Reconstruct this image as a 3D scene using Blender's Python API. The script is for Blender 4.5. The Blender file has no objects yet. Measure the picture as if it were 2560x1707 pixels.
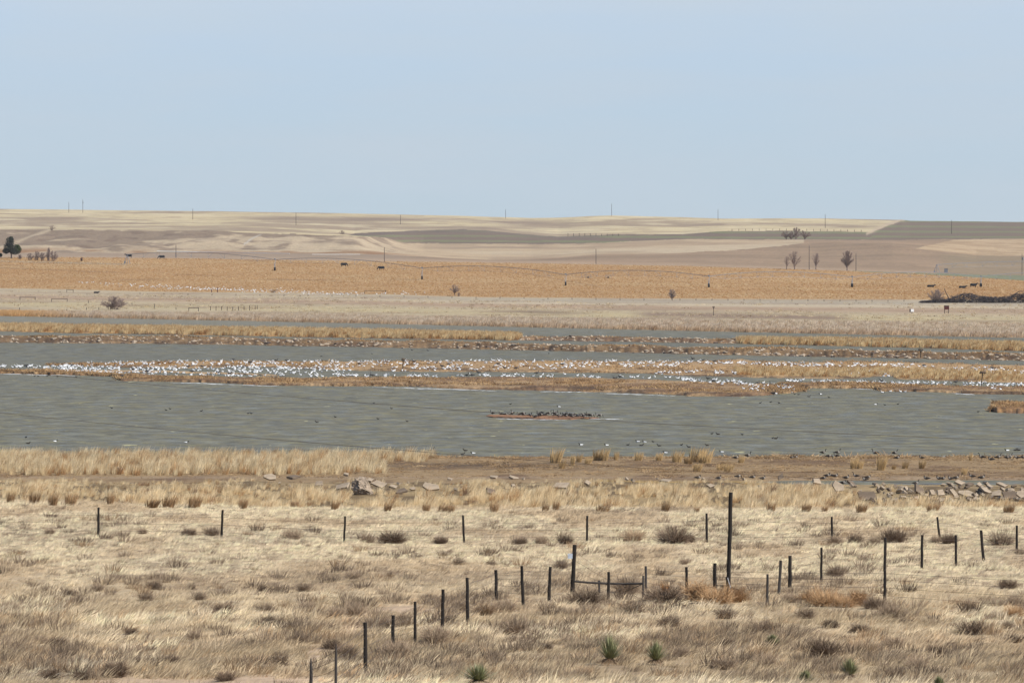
import bpy, bmesh, math, random
import numpy as np
from mathutils import Vector, Matrix
random.seed(7); rng = np.random.default_rng(7)
C = bpy.context.scene.collection
scene = bpy.context.scene

# ------------------------------------------------------------------ camera, world, sun, exposure
F = 14222.2; CH = 28.0                      # focal length in photo pixels (200 mm), eye height above the lake
PITCH = math.atan((853.5 - 545.0) / F)
cam_d = bpy.data.cameras.new('camera'); cam = bpy.data.objects.new('camera', cam_d); C.objects.link(cam)
cam_d.lens = 200; cam_d.sensor_width = 36; cam_d.clip_start = 1; cam_d.clip_end = 40000
cam.location = (0, 0, CH); cam.rotation_euler = (math.pi/2 - PITCH, 0, 0)
scene.camera = cam
SUN_EL = math.radians(42); SUN_AZ = math.radians(120)      # azimuth measured from the view direction (+Y) towards +X
w = bpy.data.worlds.new("World"); scene.world = w; w.use_nodes = True
wn = w.node_tree; wn.nodes.clear()
out = wn.nodes.new('ShaderNodeOutputWorld'); bg = wn.nodes.new('ShaderNodeBackground')
sky = wn.nodes.new('ShaderNodeTexSky'); sky.sky_type = 'NISHITA'; sky.sun_disc = False
sky.sun_elevation = SUN_EL; sky.sun_rotation = SUN_AZ; sky.altitude = 1300; sky.air_density = 1.0; sky.dust_density = 0.6; sky.ozone_density = 1.5
tc = wn.nodes.new('ShaderNodeTexCoord'); sep = wn.nodes.new('ShaderNodeSeparateXYZ')
mr = wn.nodes.new('ShaderNodeMapRange'); mr.inputs[1].default_value = 0.02; mr.inputs[2].default_value = 0.30
mr.inputs[3].default_value = 1.0; mr.inputs[4].default_value = 0.0
ramp = wn.nodes.new('ShaderNodeValToRGB')
mr2 = wn.nodes.new('ShaderNodeMapRange'); mr2.inputs[1].default_value = -0.004; mr2.inputs[2].default_value = 0.045
cl = wn.nodes.new('ShaderNodeTexNoise'); cl.inputs['Scale'].default_value = 9; cl.inputs['Detail'].default_value = 3
mp = wn.nodes.new('ShaderNodeMapping'); mp.inputs['Scale'].default_value = (2.2, 2.2, 14)
mixc = wn.nodes.new('ShaderNodeMix'); mixc.data_type = 'RGBA'
veil = wn.nodes.new('ShaderNodeMix'); veil.data_type = 'RGBA'
vr = wn.nodes.new('ShaderNodeMapRange'); vr.inputs[1].default_value = 0.35; vr.inputs[2].default_value = 0.75; vr.inputs[4].default_value = 0.55
L = wn.links.new
L(tc.outputs['Generated'], sep.inputs[0]); L(sep.outputs[2], mr.inputs[0]); L(sep.outputs[2], mr2.inputs[0])
L(mr2.outputs[0], ramp.inputs[0])
SKS = 0.10
EXPO = 0.5
HAZE = 1.7e-5
def s2l(c): return tuple(((x/255.0)/12.92 if x <= 10 else (((x/255.0)+0.055)/1.055)**2.4) for x in c)
e = ramp.color_ramp.elements
def skc(c): l = s2l(c); return tuple(v for v in l) + (1,)
e[0].position = 0.0; e[0].color = skc((189, 205, 215)); e[1].position = 1.0; e[1].color = skc((199, 210, 229))
x = e.new(0.45); x.color = skc((189, 208, 224)); x = e.new(0.8); x.color = skc((187, 207, 229))
L(tc.outputs['Generated'], mp.inputs[0]); L(mp.outputs[0], cl.inputs['Vector']); L(cl.outputs[0], vr.inputs[0])
L(vr.outputs[0], veil.inputs[0]); L(ramp.outputs[0], veil.inputs[6]); veil.inputs[7].default_value = skc((197, 208, 219))
hs = wn.nodes.new('ShaderNodeVectorMath'); hs.operation = 'SCALE'; hs.inputs[3].default_value = 1.0/SKS/2**EXPO
L(veil.outputs[2], hs.inputs[0])
L(mr.outputs[0], mixc.inputs[0]); L(sky.outputs[0], mixc.inputs[6]); L(hs.outputs[0], mixc.inputs[7])
L(mixc.outputs[2], bg.inputs[0]); bg.inputs[1].default_value = SKS; L(bg.outputs[0], out.inputs[0])
sd = bpy.data.lights.new('sun', 'SUN'); sd.energy = 5.0; sd.angle = math.radians(0.53); sd.color = (1.0, 0.95, 0.87)
sun = bpy.data.objects.new('sun', sd); C.objects.link(sun)
sv = Vector((math.cos(SUN_EL)*math.sin(SUN_AZ), math.cos(SUN_EL)*math.cos(SUN_AZ), math.sin(SUN_EL)))
sun.rotation_euler = sv.to_track_quat('Z', 'Y').to_euler(); sun.location = (0, 0, 400)
scene.view_settings.view_transform = 'Standard'; scene.view_settings.look = 'None'
scene.view_settings.exposure = EXPO; scene.view_settings.gamma = 1

# ------------------------------------------------------------------ helpers
def lab(o, label=None, cat=None, group=None, kind=None):
    if label: o['label'] = label
    if cat: o['category'] = cat
    if group: o['group'] = group
    if kind: o['kind'] = kind
    return o
ALB = 0.57
def A(r, g, b, k=1.0):                       # albedo from an 8-bit colour
    return tuple(v*ALB*k for v in s2l((r, g, b)))
cth, sth = math.cos(PITCH), math.sin(PITCH)
def ray(u, v):
    a = (np.asarray(u, float)-1280)/F; b = (853.5-np.asarray(v, float))/F
    y = cth + b*sth; return a/y, (-sth + b*cth)/y
def P(u, v, D):
    ax, sl = ray(u, v); return np.stack([D*ax, D+0*ax, CH + D*sl], -1)
def proj(x, y, z):
    dz = z-CH; fy = y*cth - dz*sth; uy = y*sth + dz*cth
    return 1280 + F*x/fy, 853.5 - F*uy/fy
def Dwater(v, h=0.0): return (CH-h)/(-ray(1280, v)[1])
def _h(ix, iy, s):
    n = (ix.astype(np.int64)*374761393 + iy.astype(np.int64)*668265263 + s*1274126177) & 0xffffffff
    n = ((n ^ (n >> 13))*1274126177) & 0xffffffff; n = n ^ (n >> 16)
    return (n & 0xffff)/65535.0
def vnoise(x, y, s=0):
    x = np.asarray(x, float); y = np.asarray(y, float)
    ix = np.floor(x); iy = np.floor(y); fx = x-ix; fy = y-iy; fx = fx*fx*(3-2*fx); fy = fy*fy*(3-2*fy)
    a = _h(ix, iy, s); b = _h(ix+1, iy, s); c = _h(ix, iy+1, s); d = _h(ix+1, iy+1, s)
    return (a*(1-fx)+b*fx)*(1-fy) + (c*(1-fx)+d*fx)*fy
def fbm(x, y, s=0, o=4):
    t = 0; a = 0.5; n = 0
    for i in range(o):
        t = t + a*vnoise(x*2**i, y*2**i, s+i*17); n += a; a *= 0.5
    return t/n
def sst(a, b, x): t = np.clip((x-a)/(b-a), 0, 1); return t*t*(3-2*t)
def lerp(a, b, t): return a + (b-a)*t
def mixcol(col, c, m):
    m = np.clip(m, 0, 1)[..., None]; return col*(1-m) + np.array(c)*m

def new_mat(name, col=(0.5, 0.5, 0.5), rough=0.9, noise=None, attr=None, inst=False, bump=None, metallic=0, spec=0.2):
    m = bpy.data.materials.new(name); m.use_nodes = True; nt = m.node_tree
    b = nt.nodes['Principled BSDF']; b.inputs['Roughness'].default_value = rough; b.inputs['Metallic'].default_value = metallic
    b.inputs['Specular IOR Level'].default_value = spec
    src = None
    if attr:
        a = nt.nodes.new('ShaderNodeAttribute'); a.attribute_name = attr; a.attribute_type = 'INSTANCER' if inst else 'GEOMETRY'; src = a.outputs['Color']
    else:
        r = nt.nodes.new('ShaderNodeRGB'); r.outputs[0].default_value = (*col, 1); src = r.outputs[0]
    if noise:
        for (sc, lo, hi, stretch) in noise:
            t = nt.nodes.new('ShaderNodeTexCoord'); mpn = nt.nodes.new('ShaderNodeMapping'); mpn.inputs['Scale'].default_value = stretch
            n = nt.nodes.new('ShaderNodeTexNoise'); n.inputs['Scale'].default_value = sc; n.inputs['Detail'].default_value = 4; n.inputs['Roughness'].default_value = 0.65
            r = nt.nodes.new('ShaderNodeMapRange'); r.inputs[1].default_value = 0.3; r.inputs[2].default_value = 0.7; r.inputs[3].default_value = lo; r.inputs[4].default_value = hi
            mx = nt.nodes.new('ShaderNodeVectorMath'); mx.operation = 'SCALE'
            nt.links.new(t.outputs['Object'], mpn.inputs[0]); nt.links.new(mpn.outputs[0], n.inputs['Vector']); nt.links.new(n.outputs[0], r.inputs[0])
            nt.links.new(src, mx.inputs[0]); nt.links.new(r.outputs[0], mx.inputs[3]); src = mx.outputs[0]
            if bump:
                bp = nt.nodes.new('ShaderNodeBump'); bp.inputs['Strength'].default_value = bump[0]; bp.inputs['Distance'].default_value = bump[1]
                nt.links.new(n.outputs[0], bp.inputs['Height']); nt.links.new(bp.outputs[0], b.inputs['Normal'])
    nt.links.new(src, b.inputs['Base Color'])
    return m

def np_mesh(name, verts, faces4, mat, cols=None, parent=None, smooth=True, mats=None, midx=None):
    me = bpy.data.meshes.new(name); verts = np.asarray(verts, np.float32); faces = np.asarray(faces4, np.int32)
    nv, nf, k = len(verts), len(faces), faces.shape[1]
    me.vertices.add(nv); me.vertices.foreach_set('co', verts.ravel())
    me.loops.add(nf*k); me.loops.foreach_set('vertex_index', faces.ravel())
    me.polygons.add(nf); me.polygons.foreach_set('loop_start', np.arange(0, nf*k, k, dtype=np.int32))
    me.polygons.foreach_set('use_smooth', np.full(nf, smooth))
    me.update(calc_edges=True)
    if cols is not None:
        at = me.attributes.new('Col', 'FLOAT_COLOR', 'POINT'); cc = np.ones((nv, 4), np.float32); cc[:, :3] = cols; at.data.foreach_set('color', cc.ravel())
    for m in (mats or [mat]): me.materials.append(m)
    if midx is not None: me.polygons.foreach_set('material_index', np.asarray(midx, np.int32))
    o = bpy.data.objects.new(name, me); C.objects.link(o)
    if parent: o.parent = parent
    return o
def grid_faces(nr, nc):
    i = np.arange(nr-1)[:, None]*nc + np.arange(nc-1)[None]; i = i.ravel()
    return np.stack([i, i+1, i+nc+1, i+nc], 1)
def sub_grid(name, V, Fc, sel, mat, cols):
    f = Fc[sel]; used, inv = np.unique(f.ravel(), return_inverse=True)
    return np_mesh(name, V[used], inv.reshape(-1, 4), mat, cols[used])

class MB:
    """collects simple shapes into one mesh"""
    def __init__(s): s.v = []; s.f = []; s.m = []
    def add(s, vs, fs, mi=0):
        o = len(s.v); s.v += [tuple(p) for p in vs]; s.f += [tuple(i+o for i in f) for f in fs]; s.m += [mi]*len(fs)
    def tube(s, pts, rad, n=6, mi=0, cap=True):
        pts = [Vector(p) for p in pts]; k = len(pts)
        if not hasattr(rad, '__len__'): rad = [rad]*k
        vs = []; fs = []
        for i, p in enumerate(pts):
            t = (pts[min(i+1, k-1)] - pts[max(i-1, 0)]).normalized()
            a = t.cross(Vector((0.31, 0.95, 0.11))); a = a.normalized() if a.length > 1e-4 else Vector((1, 0, 0)); b = t.cross(a)
            for j in range(n):
                th = 2*math.pi*j/n; vs.append(p + (a*math.cos(th) + b*math.sin(th))*rad[i])
        for i in range(k-1):
            for j in range(n): fs.append((i*n+j, i*n+(j+1) % n, (i+1)*n+(j+1) % n, (i+1)*n+j))
        if cap: fs.append(tuple(range(n))[::-1]); fs.append(tuple((k-1)*n+j for j in range(n)))
        s.add(vs, fs, mi)
    def box(s, c, d, rot=None, mi=0):
        vs = []
        for x in (-1, 1):
            for y in (-1, 1):
                for z in (-1, 1):
                    p = Vector((x*d[0]/2, y*d[1]/2, z*d[2]/2))
                    if rot: p = rot @ p
                    vs.append(p + Vector(c))
        s.add(vs, [(0, 1, 3, 2), (4, 6, 7, 5), (0, 4, 5, 1), (2, 3, 7, 6), (0, 2, 6, 4), (1, 5, 7, 3)], mi)
    def blade(s, base, tip, w, bend=(0, 0, 0), segs=3, mi=0, side=None):
        base = Vector(base); tip = Vector(tip); bend = Vector(bend); d = (tip-base)
        sd_ = side or Vector((random.uniform(-1, 1), random.uniform(-.4, .4), 0)).normalized()
        vs = []; fs = []
        for i in range(segs):
            t = i/segs; p = base + d*t + bend*(t*t); ww = w*(1-t*0.75)/2
            vs += [p - sd_*ww, p + sd_*ww]
        vs.append(tip + bend)
        for i in range(segs-1): fs.append((2*i, 2*i+1, 2*i+3, 2*i+2))
        k = 2*(segs-1); fs.append((k, k+1, k+2)); s.add(vs, fs, mi)
    def mesh(s, name, mats, smooth=False):
        me = bpy.data.meshes.new(name); me.from_pydata(s.v, [], s.f)
        for m in (mats if isinstance(mats, (list, tuple)) else [mats]): me.materials.append(m)
        me.polygons.foreach_set('material_index', s.m); me.polygons.foreach_set('use_smooth', [smooth]*len(s.f)); me.update(); return me
    def obj(s, name, mats, parent=None, smooth=False, loc=None):
        o = bpy.data.objects.new(name, s.mesh(name, mats, smooth)); C.objects.link(o)
        if parent: o.parent = parent
        if loc is not None: o.location = loc
        return o
def empty(name, loc, rz=0):
    o = bpy.data.objects.new(name, None); C.objects.link(o); o.location = loc; o.rotation_euler.z = rz; o.empty_display_size = .2; return o
def inst_obj(name, me, loc, rz=0, sc=1, parent=None):
    o = bpy.data.objects.new(name, me); C.objects.link(o); o.location = loc; o.rotation_euler.z = rz
    o.scale = sc if hasattr(sc, '__len__') else (sc, sc, sc)
    if parent: o.parent = parent
    return o

# geometry-nodes scatter: one object of vertices, prototype meshes instanced on them
def scatter(name, protos, pts, rot, scl, tint, label, cat, gain=1.5):
    col = bpy.data.collections.new(name + '_prototypes')
    for i, me in enumerate(protos):
        col.objects.link(bpy.data.objects.new('%s_prototype_%02d' % (name, i), me))
    n = len(pts); me = bpy.data.meshes.new(name); me.vertices.add(n); me.vertices.foreach_set('co', np.asarray(pts, np.float32).ravel())
    for an, ty, d in (('rot', 'FLOAT_VECTOR', rot), ('scl', 'FLOAT_VECTOR', scl)):
        a = me.attributes.new(an, ty, 'POINT'); a.data.foreach_set('vector', np.asarray(d, np.float32).ravel())
    a = me.attributes.new('tint', 'FLOAT_COLOR', 'POINT'); t4 = np.ones((n, 4), np.float32); t4[:, :3] = np.clip(np.asarray(tint)*gain, 0, .85); a.data.foreach_set('color', t4.ravel())
    a = me.attributes.new('pick', 'INT', 'POINT'); a.data.foreach_set('value', rng.integers(0, len(protos), n).astype(np.int32))
    me.update()
    o = bpy.data.objects.new(name, me); C.objects.link(o)
    ng = bpy.data.node_groups.new(name + '_nodes', 'GeometryNodeTree')
    ng.interface.new_socket('Geometry', in_out='INPUT', socket_type='NodeSocketGeometry'); ng.interface.new_socket('Geometry', in_out='OUTPUT', socket_type='NodeSocketGeometry')
    N = ng.nodes.new; gi = N('NodeGroupInput'); go = N('NodeGroupOutput'); ip = N('GeometryNodeInstanceOnPoints'); ci = N('GeometryNodeCollectionInfo')
    ci.inputs['Collection'].default_value = col; ci.inputs['Separate Children'].default_value = True; ci.inputs['Reset Children'].default_value = True
    def na(nm, ty):
        x = N('GeometryNodeInputNamedAttribute'); x.data_type = ty; x.inputs['Name'].default_value = nm; return [q for q in x.outputs if q.enabled and q.name == 'Attribute'][0]
    ip.inputs['Pick Instance'].default_value = True
    K = ng.links.new
    K(gi.outputs[0], ip.inputs['Points']); K(ci.outputs[0], ip.inputs['Instance']); K(na('pick', 'INT'), ip.inputs['Instance Index'])
    er = N('FunctionNodeEulerToRotation'); K(na('rot', 'FLOAT_VECTOR'), er.inputs[0]); K(er.outputs[0], ip.inputs['Rotation'])
    K(na('scl', 'FLOAT_VECTOR'), ip.inputs['Scale']); K(ip.outputs[0], go.inputs[0])
    md = o.modifiers.new('scatter', 'NODES'); md.node_group = ng
    lab(o, label, cat, kind='stuff'); return o

OBST = []          # (x, y, half width, depth cleared in front, chance) of things the grass grows around
# ------------------------------------------------------------------ terrain functions
PROF = np.array([(-40, 27.0), (0, 26.2), (70, 21.2), (141, 16.45), (170, 15.95), (200, 15.40), (237, 14.70), (265, 14.02), (284, 13.50), (300, 12.55),
    (330, 10.3), (420, 4.6), (490, 1.3), (515, .8), (530, .95), (545, 1.25), (560, 1.4), (573, 1.3), (585, .75), (592, .28), (600, .22), (655, .30), (664, .12), (668, -.12), (675, -.6), (700, -1.5)])
_pd = np.arange(-40, 700.1, 1.0); _pz = np.interp(_pd, PROF[:, 0], PROF[:, 1])
_k = np.hanning(13); _k /= _k.sum(); _pz1 = np.convolve(np.pad(_pz, 6, 'edge'), _k, 'valid'); _pz = np.where(_pd < 500, _pz1, _pz)
def znear(x, y):
    x = np.asarray(x, float); y = np.asarray(y, float)
    z = np.interp(y, _pd, _pz)
    u = 1280 + F*x/np.maximum(y, 60)
    z = z + 0.32*(1-sst(0, 900, u))*sst(225, 280, y)*(1-sst(300, 330, y))
    z = z + (fbm(x/14, y/22, 3, 3)-.5)*0.55*(1-sst(250, 275, y)) + (fbm(x/2.2, y/4, 5, 3)-.5)*0.16*(1-sst(480, 500, y))
    # hollow with bare sand in the lower left corner
    z = z - 0.18*np.exp(-((x+8)/3.2)**2-((y-139)/6)**2)
    z = z + (fbm(x/3.0, y/7, 9, 3)-.5)*0.5*sst(500, 520, y)*(1-sst(590, 596, y)) + (fbm(x/3, y/6, 11, 3)-.5)*0.14*sst(596, 606, y)
    # small channel at right between berm and mud flat
    ch = np.exp(-((y-602)/(3.6+1.4*sst(1800, 2500, u)))**2)*sst(1830, 2000, u)
    z = z - ch*0.8 - .42*sst(1830, 2000, u)*np.exp(-((y-581)/11.0)**2)
    return z
def near_pt(u, v):
    ax, sl = ray(u, v); ds = np.arange(110, 690, 0.25); zr = CH + ds*sl; zg = znear(ds*ax, ds); k = np.argmax(zg >= zr)
    D = ds[k] if zg[k] >= zr[k] else ds[-1]
    return Vector((float(D*ax), float(D), float(znear(D*ax, D))))
UK = np.array([-400, 0, 150, 400, 620, 860, 960, 1030, 1100, 1230, 1330, 1500, 1710, 1850, 2000, 2110, 2230, 2300, 2440, 2560, 2960])
def cv(pts): p = np.array(pts, float); return lambda u: np.interp(u, p[:, 0], p[:, 1])
shore = cv([(-400, 781), (0, 789), (860, 806.5), (1710, 826), (2560, 844), (2960, 852)])
cornN = cv([(-400, 712), (0, 721), (500, 729), (860, 733), (1160, 741), (1710, 746), (2560, 750), (2960, 752)])
cornF = cv([(-400, 643), (0, 643), (150, 643), (440, 646), (860, 652), (1100, 655), (1710, 664), (2110, 677), (2300, 684), (2560, 701), (2960, 720)])
brownT = cv([(-400, 632), (0, 631), (860, 634), (960, 637), (1060, 640), (1130, 645), (1230, 649), (1330, 648), (1500, 637), (1710, 632), (1850, 624), (2000, 609), (2090, 606), (2230, 612), (2300, 622), (2440, 637), (2960, 640)])
R4v = cv([(-400, 580), (0, 577), (60, 577), (150, 574), (300, 575), (620, 581), (860, 589), (960, 594), (1020, 602), (1060, 609), (1325, 611), (1472, 608), (1710, 597), (1956, 599), (2248, 600), (2560, 597.5), (2960, 597)])
R5v = cv([(-400, 566), (0, 566), (620, 571), (860, 582), (886, 584), (1033, 577), (1161, 574), (1216, 576), (1289, 584), (1398, 590.5), (1545, 586), (1710, 586), (1810, 578), (1956, 577), (2065, 579), (2175, 580), (2300, 584), (2560, 584), (2960, 584)])
skyl = cv([(-400, 520), (0, 522.5), (300, 526), (600, 529.5), (850, 533), (1069, 538), (1325, 545), (1398, 544), (1472, 540.5), (1530, 539), (1709, 543), (1810, 546.5), (2065, 546.5), (2230, 549.5), (2255, 549.5), (2275, 552), (2560, 555), (2960, 558)])
def rows_at(u):
    u = np.asarray(u, float); v0 = shore(u)
    V = [v0+4, v0, cornN(u), cornF(u), brownT(u), R4v(u), R5v(u), skyl(u)]
    mesa = 1 - sst(880, 1060, u)
    D = [Dwater(v0, 0)-22, Dwater(v0, 0.0), Dwater(cornN(u), 1.0), 2500+0*u, lerp(2900 + 250*np.exp(-((u-2050)/180)**2), 2850, mesa), lerp(3500, 3010, mesa), lerp(4000, 3800, mesa), 5200+0*u]
    return np.array(V), np.array(D)
def far_D(u, v):
    u = np.atleast_1d(np.asarray(u, float)); v = np.atleast_1d(np.asarray(v, float)); V, D = rows_at(u); r = np.array(D[1])
    for k in range(1, 7):
        t = (v-V[k])/(V[k+1]-V[k]); s = (t >= 0) & (t <= 1); r = np.where(s, segvD(V, D, k, t)[1], r)
    return np.where(v < V[7], D[7], r)
def segvD(V, D, k, t):
    v = V[k]+(V[k+1]-V[k])*t
    if k == 1: return v, Dwater(v, .4*sst(-.12, .3, t)+.6*t)
    return v, D[k]+(D[k+1]-D[k])*t
def dzfar(x, y): return (np.abs(fbm(x/38, y/80, 27, 4)-.5)-.1)*9*sst(2830, 2900, y)*sst(3060, 3000, y)*sst(-20, -120, x) + (fbm(x/16, y/60, 28, 3)-.5)*1.2*sst(2830, 2900, y)*sst(3300, 3060, y) + (fbm(x/45, y/90, 21, 4)-.5)*1.1*sst(1750, 2050, y) + (fbm(x/9, y/14, 25, 3)-.5)*.5*sst(1400, 1500, y)*(1-sst(2000, 2300, y))
def far_pt(u, v):
    D = float(far_D(u, v)[0]); p = P(u, v, D); return Vector((float(p[0]), D, float(p[2] + dzfar(p[0], D)*0.6)))

# ------------------------------------------------------------------ materials
M = {}
M['ground'] = new_mat('near_ground', attr='Col', noise=[(1.2, .80, 1.18, (1, 1, 1)), (9, .8, 1.2, (1, 1, 1))], bump=(.6, .05))
M['far'] = new_mat('far_land', attr='Col', noise=[(0.05, .90, 1.09, (1, .5, 1)), (0.8, .84, 1.15, (1, .35, 1))])
M['corn'] = new_mat('corn_stubble_field', attr='Col', noise=[(0.03, .94, 1.06, (1, .6, 1)), (3.0, .7, 1.3, (1, .5, 1))])
M['isle'] = new_mat('island_turf', attr='Col', noise=[(0.25, .8, 1.2, (1, .4, 1)), (2.5, .75, 1.25, (1, .4, 1))])
M['grass'] = new_mat('dry_grass_blades', attr='tint', inst=True, rough=.75, spec=.3)
# translucency for blades
for nm in ('grass',):
    nt = M[nm].node_tree; b = nt.nodes['Principled BSDF']; o_ = nt.nodes['Material Output']; tr = nt.nodes.new('ShaderNodeBsdfTranslucent'); mx = nt.nodes.new('ShaderNodeMixShader'); mx.inputs[0].default_value = .36
    nt.links.new(b.inputs['Base Color'].links[0].from_socket, tr.inputs[0]); nt.links.new(b.outputs[0], mx.inputs[1]); nt.links.new(tr.outputs[0], mx.inputs[2]); nt.links.new(mx.outputs[0], o_.inputs[0])
M['post'] = new_mat('weathered_post_wood', (.017, .014, .012), noise=[(6, .6, 1.5, (1, 1, .15))], bump=(.5, .01))
M['post_grey'] = new_mat('silver_grey_post_wood', (.045, .040, .037), noise=[(6, .6, 1.4, (1, 1, .15))], bump=(.5, .01))
M['wire'] = new_mat('rusty_wire', (.05, .035, .03), rough=.6)
M['white_wood'] = new_mat('bleached_stick', (.42, .42, .43))
M['sign'] = new_mat('pale_metal_sign', (.42, .46, .52), rough=.5)
M['concrete'] = new_mat('broken_concrete', A(190, 172, 150), noise=[(1.1, .7, 1.15, (1, 1, 1)), (14, .85, 1.15, (1, 1, 1))], bump=(.4, .03))
M['concrete_dark'] = new_mat('weathered_grey_slab', A(134, 118, 102), noise=[(1.3, .75, 1.2, (1, 1, 1)), (14, .85, 1.15, (1, 1, 1))], bump=(.4, .03))
M['boulder'] = new_mat('rough_brown_boulder', A(182, 164, 144), noise=[(2.2, .65, 1.25, (1, 1, 1)), (8, .75, 1.2, (1, 1, 1))], bump=(.9, .15))
M['rubble'] = new_mat('dike_rock', A(192, 174, 152), noise=[(.7, .7, 1.15, (1, 1, 1))], bump=(.4, .05))
M['rubble_dark'] = new_mat('dark_dike_rock', A(118, 102, 92), noise=[(.7, .7, 1.2, (1, 1, 1))])
M['twig'] = new_mat('grey_twigs', A(166, 145, 122, 1.2), noise=[(8, .7, 1.3, (1, 1, 1))])
M['twig_dark'] = new_mat('dark_twigs', A(132, 112, 94, 1.15), noise=[(8, .7, 1.3, (1, 1, 1))])
M['twig_orange'] = new_mat('rust_tumbleweed', A(198, 160, 118, 1.1), noise=[(8, .75, 1.25, (1, 1, 1))])
M['twig_rust'] = new_mat('rust_tumbleweed_ball', A(205, 150, 95), noise=[(8, .75, 1.25, (1, 1, 1))])
M['twig_tan'] = new_mat('tan_weed', A(194, 166, 134), noise=[(8, .75, 1.25, (1, 1, 1))])
M['bark'] = new_mat('bare_bark', A(122, 107, 102, 1.0), noise=[(2, .8, 1.2, (1, 1, 1))])
M['burnt'] = new_mat('dark_dead_wood', A(92, 84, 84, .9), noise=[(1, .7, 1.3, (1, 1, 1))])
M['crown'] = new_mat('bare_twig_crown', A(158, 138, 128, 1.05), noise=[(1, .8, 1.2, (1, 1, 1))])
M['needle'] = new_mat('dark_needles', A(78, 82, 68, .7), noise=[(1.2, .6, 1.4, (1, 1, 1))])
M['needle2'] = new_mat('green_needles', A(88, 102, 58, .8), noise=[(1.2, .6, 1.4, (1, 1, 1))])
M['yucca'] = new_mat('yucca_leaf', (.155, .16, .075), rough=.5, spec=.4, noise=[(5, .6, 1.7, (1, 1, 1))])
M['yucca_dead'] = new_mat('dead_yucca_leaf', A(150, 125, 100, .8), noise=[(6, .6, 1.3, (1, 1, 1))])
M['snow'] = new_mat('white_plumage', (.60, .61, .62), rough=.8)
M['blackf'] = new_mat('black_plumage', (.012, .012, .013), rough=.7)
M['brownf'] = new_mat('brown_plumage', (.026, .020, .016), rough=.8)
M['palef'] = new_mat('pale_breast', (.20, .18, .16), rough=.8)
M['greyf'] = new_mat('grey_plumage', (.045, .042, .042), rough=.8)
M['bill'] = new_mat('pink_bill', (.35, .16, .12), rough=.6)
M['cow'] = new_mat('black_hide', (.010, .010, .012), rough=.8)
M['cowbrown'] = new_mat('brown_hide', (.045, .02, .014), rough=.8)
M['steel'] = new_mat('galvanised_steel', (.17, .18, .20), rough=.6, metallic=.2)
M['tyre'] = new_mat('black_tyre', (.015, .015, .016), rough=.9)
M['pole'] = new_mat('utility_pole_wood', (.075, .06, .055), noise=[(1, .8, 1.2, (1, 1, .2))])
M['white'] = new_mat('white_paint', (.7, .7, .69), rough=.6)
M['darkred'] = new_mat('dark_red_paint', (.07, .02, .016))

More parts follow.
